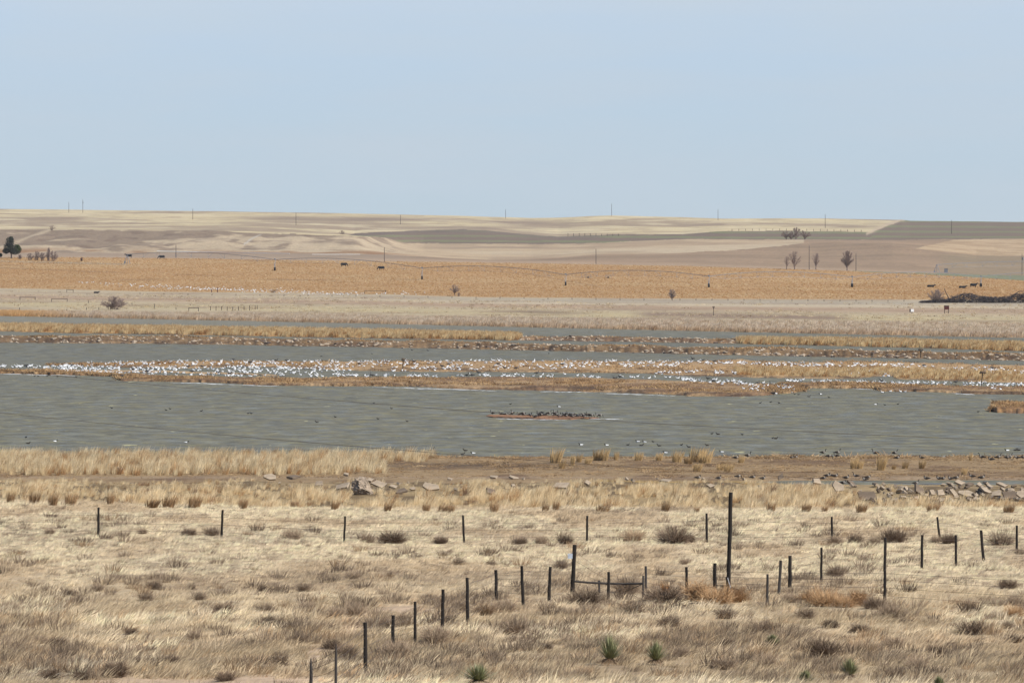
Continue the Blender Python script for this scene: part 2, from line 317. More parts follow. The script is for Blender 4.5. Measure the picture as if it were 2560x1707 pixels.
# ------------------------------------------------------------------ water
def make_water():
    us = np.linspace(-1400, 3960, 60); ds = np.linspace(575, 1760, 60); U, Dg = np.meshgrid(us, ds)
    X = Dg*(U-1280)/F; V = np.stack([X, Dg, 0*X], -1).reshape(-1, 3)
    m = bpy.data.materials.new('silty_lake_water'); m.use_nodes = True; nt = m.node_tree; nt.nodes.clear(); N = nt.nodes.new; K = nt.links.new
    o = N('ShaderNodeOutputMaterial'); df = N('ShaderNodeBsdfDiffuse'); gl = N('ShaderNodeBsdfGlossy'); mx = N('ShaderNodeMixShader')
    t = N('ShaderNodeTexCoord')
    def noise(sc, st, det=3, ro=.6):
        mp_ = N('ShaderNodeMapping'); mp_.inputs['Scale'].default_value = st; n = N('ShaderNodeTexNoise'); n.inputs['Scale'].default_value = sc; n.inputs['Detail'].default_value = det; n.inputs['Roughness'].default_value = ro
        K(t.outputs['Object'], mp_.inputs[0]); K(mp_.outputs[0], n.inputs['Vector']); return n.outputs[0]
    def rng_(s, a, b, c, d):
        r = N('ShaderNodeMapRange'); r.inputs[1].default_value = a; r.inputs[2].default_value = b; r.inputs[3].default_value = c; r.inputs[4].default_value = d; K(s, r.inputs[0]); return r.outputs[0]
    def mix(f, a, b):
        q = N('ShaderNodeMix'); q.data_type = 'RGBA'
        if hasattr(f, 'links'): K(f, q.inputs[0])
        else: q.inputs[0].default_value = f
        for i, s in ((6, a), (7, b)):
            if isinstance(s, tuple): q.inputs[i].default_value = (*s, 1)
            else: K(s, q.inputs[i])
        return q.outputs[2]
    broad = rng_(noise(.018, (1, .6, 1), 4, .7), .38, .62, 0, 1)
    wave = noise(.30, (1, .45, 1), 4, .7)
    sp = N('ShaderNodeSeparateXYZ'); K(t.outputs['Object'], sp.inputs[0])
    open_ = rng_(sp.outputs[1], 1060, 960, 0, 1)
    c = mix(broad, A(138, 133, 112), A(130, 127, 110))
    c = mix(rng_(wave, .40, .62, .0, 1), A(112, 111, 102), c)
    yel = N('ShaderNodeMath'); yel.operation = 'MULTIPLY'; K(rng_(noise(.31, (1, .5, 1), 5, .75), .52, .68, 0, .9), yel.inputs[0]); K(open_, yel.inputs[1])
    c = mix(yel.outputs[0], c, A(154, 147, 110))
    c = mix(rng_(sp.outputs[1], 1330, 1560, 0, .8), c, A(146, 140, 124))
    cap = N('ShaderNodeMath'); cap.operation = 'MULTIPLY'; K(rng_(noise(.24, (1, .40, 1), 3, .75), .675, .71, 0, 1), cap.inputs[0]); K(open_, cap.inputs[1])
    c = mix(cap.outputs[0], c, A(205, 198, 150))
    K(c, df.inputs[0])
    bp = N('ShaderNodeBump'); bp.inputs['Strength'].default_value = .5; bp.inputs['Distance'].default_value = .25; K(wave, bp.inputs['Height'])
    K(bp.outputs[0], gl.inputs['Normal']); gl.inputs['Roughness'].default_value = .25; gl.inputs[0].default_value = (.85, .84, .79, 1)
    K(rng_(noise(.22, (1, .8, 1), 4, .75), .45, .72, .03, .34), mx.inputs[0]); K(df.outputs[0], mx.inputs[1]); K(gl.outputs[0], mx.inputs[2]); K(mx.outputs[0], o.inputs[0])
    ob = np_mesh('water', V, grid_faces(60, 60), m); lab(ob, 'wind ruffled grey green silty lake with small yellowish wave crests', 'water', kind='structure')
make_water()

# ------------------------------------------------------------------ near ground
def near_cols(x, y, z):
    u, v = proj(x, y, z); n1 = fbm(x/6, y/14, 31, 4); n2 = fbm(x/1.5, y/5, 33, 3)
    col = np.zeros(x.shape+(3,)) + A(190, 168, 136, 1.15)
    col = mixcol(col, A(150, 128, 102), sst(.45, .7, n1)*.7); col = mixcol(col, A(210, 190, 156, 1.15), sst(.5, .75, n2)*.6)
    # shore zone
    s = sst(575, 590, y); mud = np.zeros_like(col) + A(162, 136, 100); mud = mixcol(mud, A(122, 96, 70), sst(.5, .72, fbm(x/8, y/9, 41, 4))*.9); mud = mixcol(mud, A(186, 158, 118), sst(.55, .8, fbm(x/2, y/6, 43, 3))*.5)
    mud = mixcol(mud, A(96, 78, 60), np.exp(-((u-1200)/330)**2-((v-1163)/7)**2)*.9)
    mud = mixcol(mud, A(110, 92, 74), sst(661, 665, y)); mud = mixcol(mud, A(172, 150, 126), np.exp(-((y-609)/2)**2)*.6)
    col = mixcol(col, mud, s) if False else col*(1-s[..., None]) + mud*s[..., None]
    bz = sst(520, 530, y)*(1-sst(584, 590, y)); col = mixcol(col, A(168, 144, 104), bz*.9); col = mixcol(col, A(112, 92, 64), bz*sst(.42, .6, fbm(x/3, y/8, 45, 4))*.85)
    # dirt track on the berm's crest, left
    col = mixcol(col, A(170, 150, 132), np.exp(-((y-588)/3)**2)*sst(1500, 900, u))
    # bare sand
    sn = np.exp(-((x+7.6)/3.6)**4-((y-140.5)/3.4)**2)*1.35 + np.exp(-((u-790)/30)**2-((v-1635)/30)**2) + np.exp(-((u-885)/42)**2-((v-1570)/22)**2)*1.1 + .9*np.exp(-((u-1000)/120)**2-((v-1525)/16)**2) + .7*np.exp(-((u-1290)/60)**2-((v-1590)/7)**2)
    col = mixcol(col, A(212, 184, 154), sst(.3, .8, sn + (n2-.5)*.9))
    return col, sn
def make_near():
    ys = np.concatenate([np.arange(-40, 128, 4.0), np.arange(128, 290, .45), np.arange(290, 510, 3.0), np.arange(510, 700.1, .7)])
    us = np.concatenate([np.linspace(-2400, -120, 40)[:-1], np.linspace(-120, 2680, 900), np.linspace(2680, 4960, 40)[1:]])
    Y, U = np.meshgrid(ys, us, indexing='ij'); X = (U-1280)/F*np.maximum(Y, 90)
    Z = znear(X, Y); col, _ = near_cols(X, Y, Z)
    V = np.stack([X, Y, Z], -1).reshape(-1, 3); Fc = grid_faces(len(ys), len(us)); cols = col.reshape(-1, 3); fy = Y.ravel()[Fc[:, 0]]
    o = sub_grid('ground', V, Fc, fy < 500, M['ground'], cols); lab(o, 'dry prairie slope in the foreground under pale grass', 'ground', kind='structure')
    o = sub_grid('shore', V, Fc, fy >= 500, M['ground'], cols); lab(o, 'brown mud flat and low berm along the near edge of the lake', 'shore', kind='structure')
make_near()

# ------------------------------------------------------------------ far land
def far_cols(U, V_, X, Y):
    V0_ = V_; V_ = V_ + (fbm(X/7, Y/60, 49, 4)-.5)*3.0*(V_ < 630)
    hill = np.zeros(U.shape+(3,)) + A(218, 199, 158)
    n = fbm(X/120, Y/260, 51, 5); n2 = fbm(X/30, Y/80, 53, 4)
    hill = mixcol(hill, A(164, 143, 120), sst(.47, .6, n)*.85); hill = mixcol(hill, A(180, 160, 132), sst(.5, .62, fbm(X/14, Y/40, 58, 4))*.6); hill = mixcol(hill, A(232, 215, 176), sst(.52, .7, n2)*.6)
    for (cu, cvv, wu, wv, k) in ((430, 531, 150, 3, .8), (900, 549, 180, 7, .9), (700, 546, 120, 6, .8), (1310, 555, 110, 5, .7), (1350, 568, 150, 5, .6), (2130, 566, 70, 3, .7), (100, 545, 150, 5, .4), (1750, 560, 110, 4, .4), (1200, 571, 90, 5, .7), (300, 558, 300, 1.5, .7), (550, 574, 420, 1.2, .5)):
        hill = mixcol(hill, A(150, 130, 112), np.exp(-((U-cu)/wu)**2-((V_-cvv+ (n2-.5)*5)/wv)**2)*k)
    Vr, Dr = rows_at(U); v1, v2, v3, v4, v5, v6 = Vr[1], Vr[2], Vr[3], Vr[4], Vr[5], Vr[6]
    col = hill
    zone = np.zeros(U.shape, int)          # 0 hills
    # valley between fields
    m4 = (V_ > v5) & (V_ <= v4)
    val = np.zeros_like(hill) + A(200, 176, 143); val = mixcol(val, A(176, 152, 124), sst(.45, .65, n2)*.7); val = mixcol(val, A(214, 196, 166), sst(.5, .7, n)*.5)
    val = mixcol(val, A(160, 140, 118), np.exp(-((U-1230)/140)**2-((V_-619)/2.5)**2)*.8)
    # mesa face
    mesa = 1 - sst(930, 1090, U); t = np.clip((V_-v5)/(v4-v5), 0, 1)
    mf = np.zeros_like(hill) + A(152, 133, 112); nm = fbm(X/25, Y/30, 57, 5)
    mf = mixcol(mf, A(202, 182, 152), sst(.35, .62, t*.9 + (nm-.5)*2.2 - .05 + .4*sst(300, 900, U))*.9); mf = mixcol(mf, A(160, 124, 90), sst(.72, .95, t)*sst(.35, .6, nm)); mf = mixcol(mf, A(128, 108, 92), sst(.6, .75, fbm(X/9, Y/16, 59, 3))*.7*(t < .8))
    mf = mixcol(mf, A(196, 178, 150), np.exp(-((V_-(592 + (75-U)*.35))/3)**2)*(U < 130)*.8)
    mf = mixcol(mf, A(200, 190, 175), np.exp(-((V_-(586 + (650-U)*.62))/2.5)**2)*sst(.42, .5, nm)*((U > 610) & (U < 655))*.9)
    zz = mixcol(val, mf.reshape(-1, 3).reshape(mf.shape)*0, 0*t) ; zz = val*(1-mesa[..., None]) + mf*mesa[..., None]
    col = np.where(m4[..., None], zz, col)
    # brown field / lane at mesa foot
    m3 = (V_ > v4) & (V_ <= v3)
    br = np.zeros_like(hill) + A(172, 146, 118); br = mixcol(br, A(152, 130, 104), sst(.45, .7, fbm(X/260, Y/60, 61, 4))*.7); br = mixcol(br, A(190, 158, 126), sst(.5, .7, fbm(X/200, Y/100, 62, 3))*.6); br = mixcol(br, A(150, 128, 104), sst(.52, .62, fbm(X/300, Y/12, 63, 3))*.4); br = mixcol(br, A(168, 150, 130), .5*mesa)
    br = mixcol(br, A(188, 162, 134), sst(v3-9, v3-2, V_)*.6)
    br = mixcol(br, A(148, 134, 106), sst(2330, 2380, U)*sst(632, 640, V_)*.5)
    # pale patch of tall grass at right
    pt = (U > 2290) & (V_ < np.interp(U, [2290, 2380, 2440, 2960], [622, 631, 638, 640])) & (V_ > np.interp(U, [2290, 2340, 2385, 2960], [621, 610, 600, 598]))
    pale = np.zeros_like(hill) + A(205, 178, 142); pale = mixcol(pale, A(180, 152, 118), sst(.42, .58, fbm(X/12, Y/40, 55, 4))*.75)
    col = np.where(m3[..., None], br, col); zone[m3] = 2
    br2 = (V_ > np.minimum(v5, 603)) & (V_ <= v4+20) & (U > 2010) & (V_ <= v3); col = np.where((br2 & (V_ > 600))[..., None], br, col); zone[br2 & (V_ > 600)] = 2
    col = np.where(pt[..., None], pale, col); zone[pt] = 0
    # green and brown striped field
    gtop = np.interp(U, [870, 886, 1033, 1161, 1216, 1289, 1398, 1545, 1710, 1810, 1956, 2065, 2180, 2215, 2252, 2258, 2960], [588, 584, 577, 574, 576, 584, 591, 586, 586, 578, 577, 579, 580, 566, 553, 500, 500])
    gbot = np.interp(U, [870, 960, 1014, 1325, 1472, 1710, 1956, 2248, 2560, 2960], [588, 594, 608, 611, 608, 597, 599, 600, 597.5, 597])
    g = (V_ > gtop) & (V_ < gbot)
    wv = V_ + (fbm(X/150, Y/400, 65, 3)-.5)*3 - (U-1280)*.004
    st = sst(.15, .75, np.sin(wv*2*math.pi/np.where(U > 2180, 13.0, 12.0)) + (n2-.5)*.5)
    gr = np.zeros_like(hill) + A(134, 116, 99); gr = mixcol(gr, A(136, 136, 98), st*.85)
    gr = mixcol(gr, A(128, 112, 100), sst(12, 0, V_-gtop)*(U < 1500)*.8)
    col = np.where(g[..., None], gr, col); zone[g] = 1
    # weedy pale lane beside the green field on the hill
    ln = np.exp(-((V_ - np.interp(U, [2160, 2180, 2215, 2252], [588, 579, 563, 550]))/3.5)**2)*((U > 2165) & (U < 2262))
    col = mixcol(col, A(206, 184, 156), ln*.9)
    # corn stubble
    mc = (V_ > v3) & (V_ <= v2); cn = np.zeros_like(hill) + A(194, 156, 108); cn = mixcol(cn, A(182, 140, 90), sst(.45, .7, fbm(X/90, Y/30, 67, 4))*.5); cn = mixcol(cn, A(204, 172, 126), sst(.5, .75, fbm(X/60, Y/60, 68, 4))*.5)
    for (u0, vv0, u1, vv1, wd) in ((0, 669, 900, 705, 1.0), (0, 655, 310, 661, 1.2), (300, 700, 1050, 699, .9), (1340, 690, 1500, 716, .8), (0, 660, 60, 664, 1.0), (1700, 702, 1730, 712, .9)):
        tt = (U-u0)/(u1-u0); cn = mixcol(cn, A(130, 104, 78), np.exp(-((V_-(vv0+(vv1-vv0)*tt))/wd)**2)*((tt > 0) & (tt < 1))*.65*sst(.3, .5, n2))
    cn = mixcol(cn, A(178, 160, 132), np.exp(-((V_-(656.5+(U-150)*.03))/1.6)**2)*(U < 320)*.9)
    gs = (V_ < np.interp(U, [2100, 2300, 2560], [677, 686, 701])) & (V_ > np.interp(U, [2100, 2300, 2560], [677, 682, 689])) & (U > 2120)
    col = np.where(mc[..., None], cn, col); zone[mc] = 3
    col = np.where(gs[..., None], np.array(A(136, 138, 108)), col)
    # far bank bands
    mb = V_ > v2; tb = np.clip((V_-v2)/(v1-v2), 0, 1.2)
    bk = np.zeros_like(hill) + A(194, 176, 146); nb = fbm(X/40, Y/26, 71, 4)
    bk = mixcol(bk, A(182, 152, 124), np.exp(-((tb-.30)/.09)**2)*.8); bk = mixcol(bk, A(212, 194, 164), np.exp(-((tb-.2)/.035)**2)*.8*sst(300, 1400, U)); bk = mixcol(bk, A(200, 182, 140), np.exp(-((tb-.55)/.12)**2)*.8)
    bk = mixcol(bk, A(166, 142, 116), sst(.5, .7, nb)*.6); bk = mixcol(bk, A(178, 168, 152), np.exp(-((tb-.1)/.06)**2)*.5*sst(600, 1500, U))
    bk = mixcol(bk, A(140, 118, 96), np.exp(-((tb-.5)/.05)**2)*np.exp(-((U-1350)/110)**2)*.8)
    bk = mixcol(bk, A(150, 126, 106), np.exp(-((V_-np.interp(U, [1500, 2100], [783, 795]))/7)**2)*sst(1560, 1640, U)*sst(2160, 2060, U)*.95)
    bk = mixcol(bk, A(205, 160, 100), np.exp(-((V_-783)/5)**2)*sst(260, 40, U))
    bk = mixcol(bk, A(166, 144, 122), sst(.8, 1.0, tb)*.6)
    col = np.where(mb[..., None], bk, col); zone[mb] = 4
    return col, zone
def make_far():
    us = np.concatenate([np.linspace(-2600, -60, 30)[:-1], np.linspace(-60, 2620, 1000), np.linspace(2620, 5160, 30)[1:]])
    V8, D8 = rows_at(np.clip(us, -400, 2960)); cnt = [4, 66, 80, 34, 60, 34, 60]; rv = []; rd = []
    for k in range(7):
        for i in range(cnt[k]):
            t = i/cnt[k]; q = segvD(V8, D8, k, t); rv.append(q[0]); rd.append(q[1])
    rv.append(V8[7]); rd.append(D8[7])
    vv = np.array(rv); dd = np.array(rd); U = np.broadcast_to(us, vv.shape).copy()
    pts = P(U, vv, dd); X, Y, Z = pts[..., 0], pts[..., 1], pts[..., 2].copy(); Z = Z + dzfar(X, Y)*0.6
    Z[:4] -= .5
    col, zone = far_cols(U, vv, X, Y)
    # land falling away behind the skyline
    X2 = [X]; 
    back = [(X[-1]*s, Y[-1]*s, Z[-1]-d, col[-1], zone[-1]) for s, d in ((1.08, 6), (1.18, 16), (1.3, 28))]
    X = np.vstack([X]+[b[0][None] for b in back]); Y = np.vstack([Y]+[b[1][None] for b in back]); Z = np.vstack([Z]+[b[2][None] for b in back]); col = np.concatenate([col]+[b[3][None] for b in back]); zone = np.vstack([zone]+[b[4][None] for b in back])
    V = np.stack([X, Y, Z], -1).reshape(-1, 3); Fc = grid_faces(X.shape[0], X.shape[1]); cols = col.reshape(-1, 3); fz = zone.ravel()[Fc[:, 0]]
    for k, nm, lb, ct, mt in ((0, 'hills', 'low rolling hills of pale dry grass on the horizon with an eroded bluff', 'hills', 'far'), (1, 'striped_field', 'dull green and brown striped crop field on the far hill', 'field', 'far'),
            (2, 'ploughed_field', 'bare tan ploughed field beyond the corn stubble', 'field', 'far'), (3, 'corn_field', 'golden corn stubble field beyond the lake', 'field', 'corn'), (4, 'far_bank', 'pale pinkish dry meadow between far shore and corn stubble', 'meadow', 'far')):
        o = sub_grid(nm, V, Fc, fz == k, M[mt], cols); lab(o, lb, ct, kind='structure')
make_far()

# ------------------------------------------------------------------ strips of land in the lake
def strip(name, top, bot, h, label, cat, c1, c2, edge=.12, wig=1.2, nu=None, seed=0, backc=None, rough=1.0):
    u0 = max(top[0][0], bot[0][0]); u1 = min(top[-1][0], bot[-1][0]); tf, bf = cv(top), cv(bot)
    nu = nu or int((u1-u0)/2.6)+8; us = np.linspace(u0, u1, nu); ns = 34
    vt = tf(us); vb = bf(us); endf = np.clip(np.minimum(us-u0, u1-us)/ (14 if (u0 > 0 or u1 < 2560) else 1), 0, 1) if True else 1
    el = np.clip((us-u0)/16, 0, 1) if u0 > -50 else 1+0*us; er = np.clip((u1-us)/16, 0, 1) if u1 < 2600 else 1+0*us
    ef = np.sqrt(el*er)
    vb = vb + (fbm(us/14, us*0+seed, seed+5, 3)-.5)*2*wig; vb = np.maximum(vb, vt+.6)
    mid = (vt+vb)/2; vt = mid+(vt-mid)*ef; vb = mid+(vb-mid)*ef
    ss = np.linspace(0, 1, ns)**1.0; S, U = np.meshgrid(ss, us, indexing='ij')
    Db = Dwater(vb, 0); Dt = Dwater(vt, h*.8); Dg = Db + (Dt-Db)*S - .0
    X = Dg*(U-1280)/F
    n = fbm(X/5, Dg/6, seed+3, 4); n2 = fbm(X/1.5, Dg/3, seed+4, 3)
    prof = sst(0, edge, S)*(1-.55*sst(1-edge, 1, S))
    Z = (h*prof*(.55+.9*n*rough) + (n2-.5)*.12)*ef - .06*(S == 0) - .3*(1-ef)
    Z[0] = -.15; Z[-1] = -.15
    col = np.zeros(X.shape+(3,)) + np.array(c1); col = mixcol(col, c2, sst(.42, .66, n2*.5+fbm(X/9, Dg/12, seed+8, 4)*.6)); col = mixcol(col, A(96, 74, 54), sst(.5, .1, S)*sst(.48, .62, fbm(X/6, Dg/4, seed+9, 3))*.85)
    o = np_mesh(name, np.stack([X, Dg, Z], -1).reshape(-1, 3), grid_faces(ns, nu), M['isle'], col.reshape(-1, 3)); lab(o, label, cat, kind='structure'); 
    def pt(u, s):
        vbx = np.interp(u, us, vb); vtx = np.interp(u, us, vt); d0 = Dwater(vbx, 0); d1 = Dwater(vtx, h*.8); d = d0+(d1-d0)*s
        iu = np.clip(np.interp(u, us, np.arange(nu)), 0, nu-1).astype(int) if True else 0; js = np.clip((np.asarray(s)*(ns-1)).astype(int), 0, ns-1)
        return d*(u-1280)/F, d, Z[js, iu]
    return pt
TAN = A(180, 150, 112); TAN2 = A(200, 168, 126); BRN = A(132, 102, 74)
isl = {}
isl['front'] = strip('island', [(-60, 928), (30, 926), (150, 928), (300, 933), (400, 938), (500, 941), (600, 943), (850, 945), (1100, 942), (1300, 941), (1500, 943), (1600, 947), (1700, 951), (1800, 954), (1900, 960), (1990, 967), (2020, 974)],
    [(-60, 932), (0, 934), (180, 938), (285, 941), (300, 952), (400, 954), (550, 957), (640, 963), (860, 966), (950, 965), (1050, 967), (1170, 974), (1250, 975), (1400, 978), (1600, 984), (1690, 987), (1720, 991), (1850, 992), (1900, 990), (1960, 984), (2020, 977)],
    .42, 'long low tan island nearest the open water, in front of the goose flock', 'island', TAN, BRN, seed=1)
isl['back'] = strip('island', [(110, 911), (190, 908), (300, 905), (500, 903), (850, 903), (1200, 901), (1500, 901), (1700, 903), (1810, 898), (1850, 896), (1900, 901), (2000, 904), (2150, 902), (2300, 905), (2620, 913)],
    [(110, 913), (190, 915), (300, 919), (450, 921), (600, 917), (700, 919), (850, 926), (1000, 929), (1300, 931), (1600, 934), (1700, 940), (1900, 945), (2080, 948), (2140, 948), (2180, 943), (2230, 942), (2240, 948), (2300, 951), (2620, 961)],
    .25, 'broad flat tan island behind, crowded with white geese', 'island', TAN, A(190, 156, 112), seed=2)
isl['bar'] = strip('sand_bar', [(60, 921), (200, 924), (400, 926), (560, 931), (700, 937)], [(60, 926), (200, 930), (400, 932), (560, 935), (700, 940)], .12, 'narrow tan sand bar inside the goose flock at left', 'sand bar', TAN, TAN2, seed=3)
isl['right'] = strip('island', [(1940, 956), (2100, 955), (2200, 958), (2300, 962), (2620, 969)], [(1940, 962), (2020, 970), (2180, 972), (2200, 978), (2330, 980), (2440, 985), (2620, 988)], .38, 'tan island at right under the second nesting platform', 'island', TAN, BRN, seed=4)
isl['tip'] = strip('island', [(2472, 1022), (2486, 1012), (2500, 1005), (2530, 1004), (2620, 1005)], [(2472, 1027), (2486, 1030), (2500, 1032), (2530, 1033), (2620, 1036)], .6, 'small orange tan grassy point at the right edge of the open water', 'island', A(196, 152, 100), BRN, seed=5)
isl['sand'] = strip('sand_bar', [(1206, 1037), (1230, 1036), (1330, 1038), (1420, 1040), (1510, 1044)], [(1206, 1040), (1230, 1044), (1330, 1048), (1420, 1049), (1510, 1046)], .16, 'thin reddish sand bar in the open water with dark geese on it', 'sand bar', A(166, 122, 88), A(150, 110, 80), seed=6)
isl['dike'] = strip('rocky_dike', [(-60, 836), (0, 838), (450, 842), (860, 849), (1280, 858), (1710, 868), (2100, 875), (2620, 885)], [(-60, 856), (0, 857), (300, 859), (500, 861), (860, 867), (1280, 875), (1710, 885), (2100, 893), (2620, 903)],
    1.05, 'long low dike edged with broken rock across the middle of the lake', 'dike', A(152, 124, 90), A(124, 98, 68), seed=7, edge=.45)
isl['reedL'] = strip('reed_spit', [(-60, 812), (0, 813), (860, 826), (1310, 838)], [(-60, 827), (0, 828), (180, 833), (500, 838), (860, 845), (1310, 851)], .35, 'low spit under golden reeds at left behind the rocky dike', 'spit', A(188, 146, 92), BRN, seed=8)
isl['reedM'] = strip('rocky_spit', [(1290, 841), (1500, 842), (1700, 846), (1880, 850)], [(1290, 851), (1500, 854), (1700, 857), (1880, 860)], .7, 'short rocky spit between the two stands of golden reeds', 'spit', A(160, 128, 94), A(120, 94, 70), seed=9, edge=.5)
isl['reedR'] = strip('reed_spit', [(1830, 850), (2100, 852), (2300, 856), (2620, 864)], [(1830, 859), (2100, 865), (2300, 870), (2620, 880)], .35, 'low spit under golden reeds at right behind the rocky dike', 'spit', A(188, 146, 92), BRN, seed=10)
# pale foam washed along the windward shores
def foam():
    rows = [((0, 934.5), (200, 938.5)), ((420, 956), (700, 965)), ((930, 967), (1245, 977)), ((1350, 979), (1480, 981)), ((1500, 983), (1690, 990)), ((2380, 983), (2440, 987)), ((1470, 1047), (1560, 1048)), ((1240, 1046), (1420, 1050)), ((2130, 971), (2190, 975))]
    V = []; Fc = []
    for (a, b) in rows:
        us = np.arange(a[0], b[0], 3.0); k0 = len(V)
        for u in us:
            t = (u-a[0])/(b[0]-a[0]); v = a[1]+(b[1]-a[1])*t + (fbm(u/30, 3, 81, 3)-.5)*2.4; wd = .42*math.sin(math.pi*min(max(t, .02), .98))**.4*(.25+1.3*vnoise(u/8, 1, 83))
            for q in (-wd, wd):
                D = Dwater(v+q, 0.02); V.append((D*(u-1280)/F, D, 0.02))
        for i in range(len(us)-1): k = k0+2*i; Fc.append((k, k+1, k+3, k+2))
    o = np_mesh('foam', np.array(V), np.array(Fc), new_mat('lake_foam', (.62, .63, .64))); lab(o, 'thin line of white foam washed along the island shores', 'foam', kind='stuff')
foam()

# ------------------------------------------------------------------ grass prototypes
def tuft(nb, R, H, w, lean, up=1.0, seed=0, mat='grass', flare=.5):
    random.seed(seed); m = MB()
    for i in range(nb):
        a = random.uniform(0, 6.283); r = R*math.sqrt(random.random()); bx, by = r*math.cos(a), r*math.sin(a); h = H*random.uniform(.45, 1.1)
        tx = bx + math.cos(a)*h*flare*random.random() + lean*h*random.uniform(.2, .8); ty = by + math.sin(a)*h*flare*random.random()
        m.blade((bx, by, -.05), (tx, ty, h*up), w*random.uniform(.7, 1.3), (lean*h*random.uniform(.2, .7), random.uniform(-.1, .1)*h, -h*random.uniform(.03, .25)))
    return m.mesh('tuft', M[mat])
def pack(n, rz=6.283, tilt=.12): return np.stack([rng.normal(0, tilt, n), rng.normal(0, tilt, n), rng.uniform(-rz/2, rz/2, n)], -1)
def clear_mask(x, y):
    k = np.ones(len(x), bool); r = rng.random(len(x))
    for (ox, oy, hw, dp, ch) in OBST:
        k &= ~((np.abs(x-ox) < hw) & (y > oy-dp) & (y < oy+.6) & (r < ch))
    return k
def make_grass():
    # foreground prairie grass
    N_ = 56000; y = rng.uniform(134**2, 290**2, N_)**.5; uu = rng.uniform(-110, 2670, N_); x = (uu-1280)/F*y; z = znear(x, y); u, v = proj(x, y, z); c, sn = near_cols(x, y, z)
    dens = fbm(x/2.2, y/6, 91, 3); keep = (rng.random(N_) > sst(.35, 1.0, sn)*.97) & (rng.random(N_) < .55 + .6*dens) & clear_mask(x, y)
    x, y, z, u, v = x[keep], y[keep], z[keep], u[keep], v[keep]; n = len(x)
    big = fbm(x/5, y/16, 93, 4); fine = rng.random(n); t = np.zeros((n, 3)) + A(212, 195, 166)
    t = mixcol(t, A(232, 214, 178), sst(.5, .75, fine)); t = mixcol(t, A(182, 160, 130), sst(.5, .66, big)*.75); t = mixcol(t, A(120, 102, 86), (fine < .12)*1.0)
    low = sst(1420, 1560, v); t = mixcol(t, A(164, 145, 116), low*.8*sst(.35, .6, fbm(x/3, y/9, 95, 3)))
    t = mixcol(t, A(198, 164, 124), (rng.random(n) < .04)*.8*low)
    t = mixcol(t, A(160, 140, 118), np.exp(-((v-1475)/28)**2)*np.exp(-((u-1500)/250)**2)*.6)
    hgt = .75 + .55*rng.random(n) + .35*sst(.5, .7, fbm(x/2, y/5, 97, 3)); hgt *= lerp(.68, 1.0, low)
    scl = np.stack([hgt*rng.uniform(.9, 1.3, n), hgt*rng.uniform(.9, 1.3, n), hgt], -1)
    protos = [tuft(46, .27, .21, .017, .9, .66, seed=s, flare=.7) for s in range(7)] + [tuft(14, .14, .33, .013, .55, 1, seed=40+s, flare=.3) for s in range(1)]
    scatter('dry_grass', protos, np.stack([x, y, z-.02], -1), pack(n, 1.9, .2), scl, t, 'pale straw coloured prairie grass covering the foreground slope', 'grass', 2.0)
    N_ = 5200; y = rng.uniform(136**2, 262**2, N_)**.5; uu = rng.uniform(-110, 2670, N_); x = (uu-1280)/F*y; z = znear(x, y); u, v = proj(x, y, z); c, sn = near_cols(x, y, z)
    keep = (rng.random(N_) < (.15+.85*sst(1400, 1560, v))*sst(.36, .56, fbm(x/3, y/9, 99, 3))) & (sn < .5) & clear_mask(x, y); x, y, z = x[keep], y[keep], z[keep]; n = len(x); fine = rng.random(n)
    t = np.zeros((n, 3)) + A(166, 146, 122, .8); t = mixcol(t, A(124, 106, 88, .8), (fine < .35)*.9); t = mixcol(t, A(190, 160, 124, .8), (fine > .85)*.9); hg = rng.uniform(.45, 1.15, n)*.95
    scatter('grey_weeds', [tuft(60, .22, .42, .02, .15, 1, seed=240+k, flare=.9) for k in range(3)], np.stack([x, y, z-.02], -1), pack(n, .9, .1), np.stack([hg*1.1, hg*1.1, hg], -1), t, 'small grey brown dead weeds dotted through the prairie grass', 'weeds')
    # tall bunch grass behind the brow and on the berm
    N_ = 17000; y = rng.uniform(520, 589, N_); uu = rng.uniform(-110, 2670, N_); x = (uu-1280)/F*y; z = znear(x, y); u, v = proj(x, y, z)
    clump = fbm(x/2.5, y/5, 101, 3); rocky = (1-.93*sst(1960, 2130, u)*sst(551, 557, y))*(1-.97*sst(2180, 2260, u)*sst(541, 546, y))*(1-.85*sst(1220, 1080, u)*sst(620, 740, u)*sst(548, 555, y)); keep = (rng.random(N_) < (.10+.85*sst(.38, .6, clump))*rocky*lerp(1, .45, sst(560, 580, y))) & clear_mask(x, y)
    x, y, z, u, v = x[keep], y[keep], z[keep], u[keep], v[keep]; n = len(x); fine = rng.random(n)
    t = np.zeros((n, 3)) + A(214, 190, 148); t = mixcol(t, A(230, 210, 172), (fine > .6)*.8); t = mixcol(t, A(168, 130, 88), (fine < .18)*.9); t = mixcol(t, A(128, 102, 80), (fine < .05)*.9)
    hg = (.4+.75*rng.random(n)**1.5)*lerp(.95, .5, sst(545, 572, y)); hg *= .8+.6*sst(.45, .65, clump[keep]); hol = sst(.48, .6, fbm(x/4, y/9, 105, 3))*sst(556, 562, y); hg *= 1-.55*hol; t = mixcol(t, A(126, 104, 76), hol*.85)  # matted hollows: shorter grass, with their shading put into a darker tint
    pt_ = [tuft(40, .22, .95, .030, .32, 1, seed=60+s, flare=.42) for s in range(5)]
    scatter('bunch_grass', pt_, np.stack([x, y, z-.03], -1), pack(n, .9, .08), np.stack([hg, hg, hg], -1), t, 'tall golden bunch grass growing thick along the berm above the shore', 'grass', 1.75)
    # tussock belt by the water, left half
    N_ = 3400; y = rng.uniform(609, 664, N_); uu = rng.uniform(-110, 1120, N_); x = (uu-1280)/F*y; z = znear(x, y)
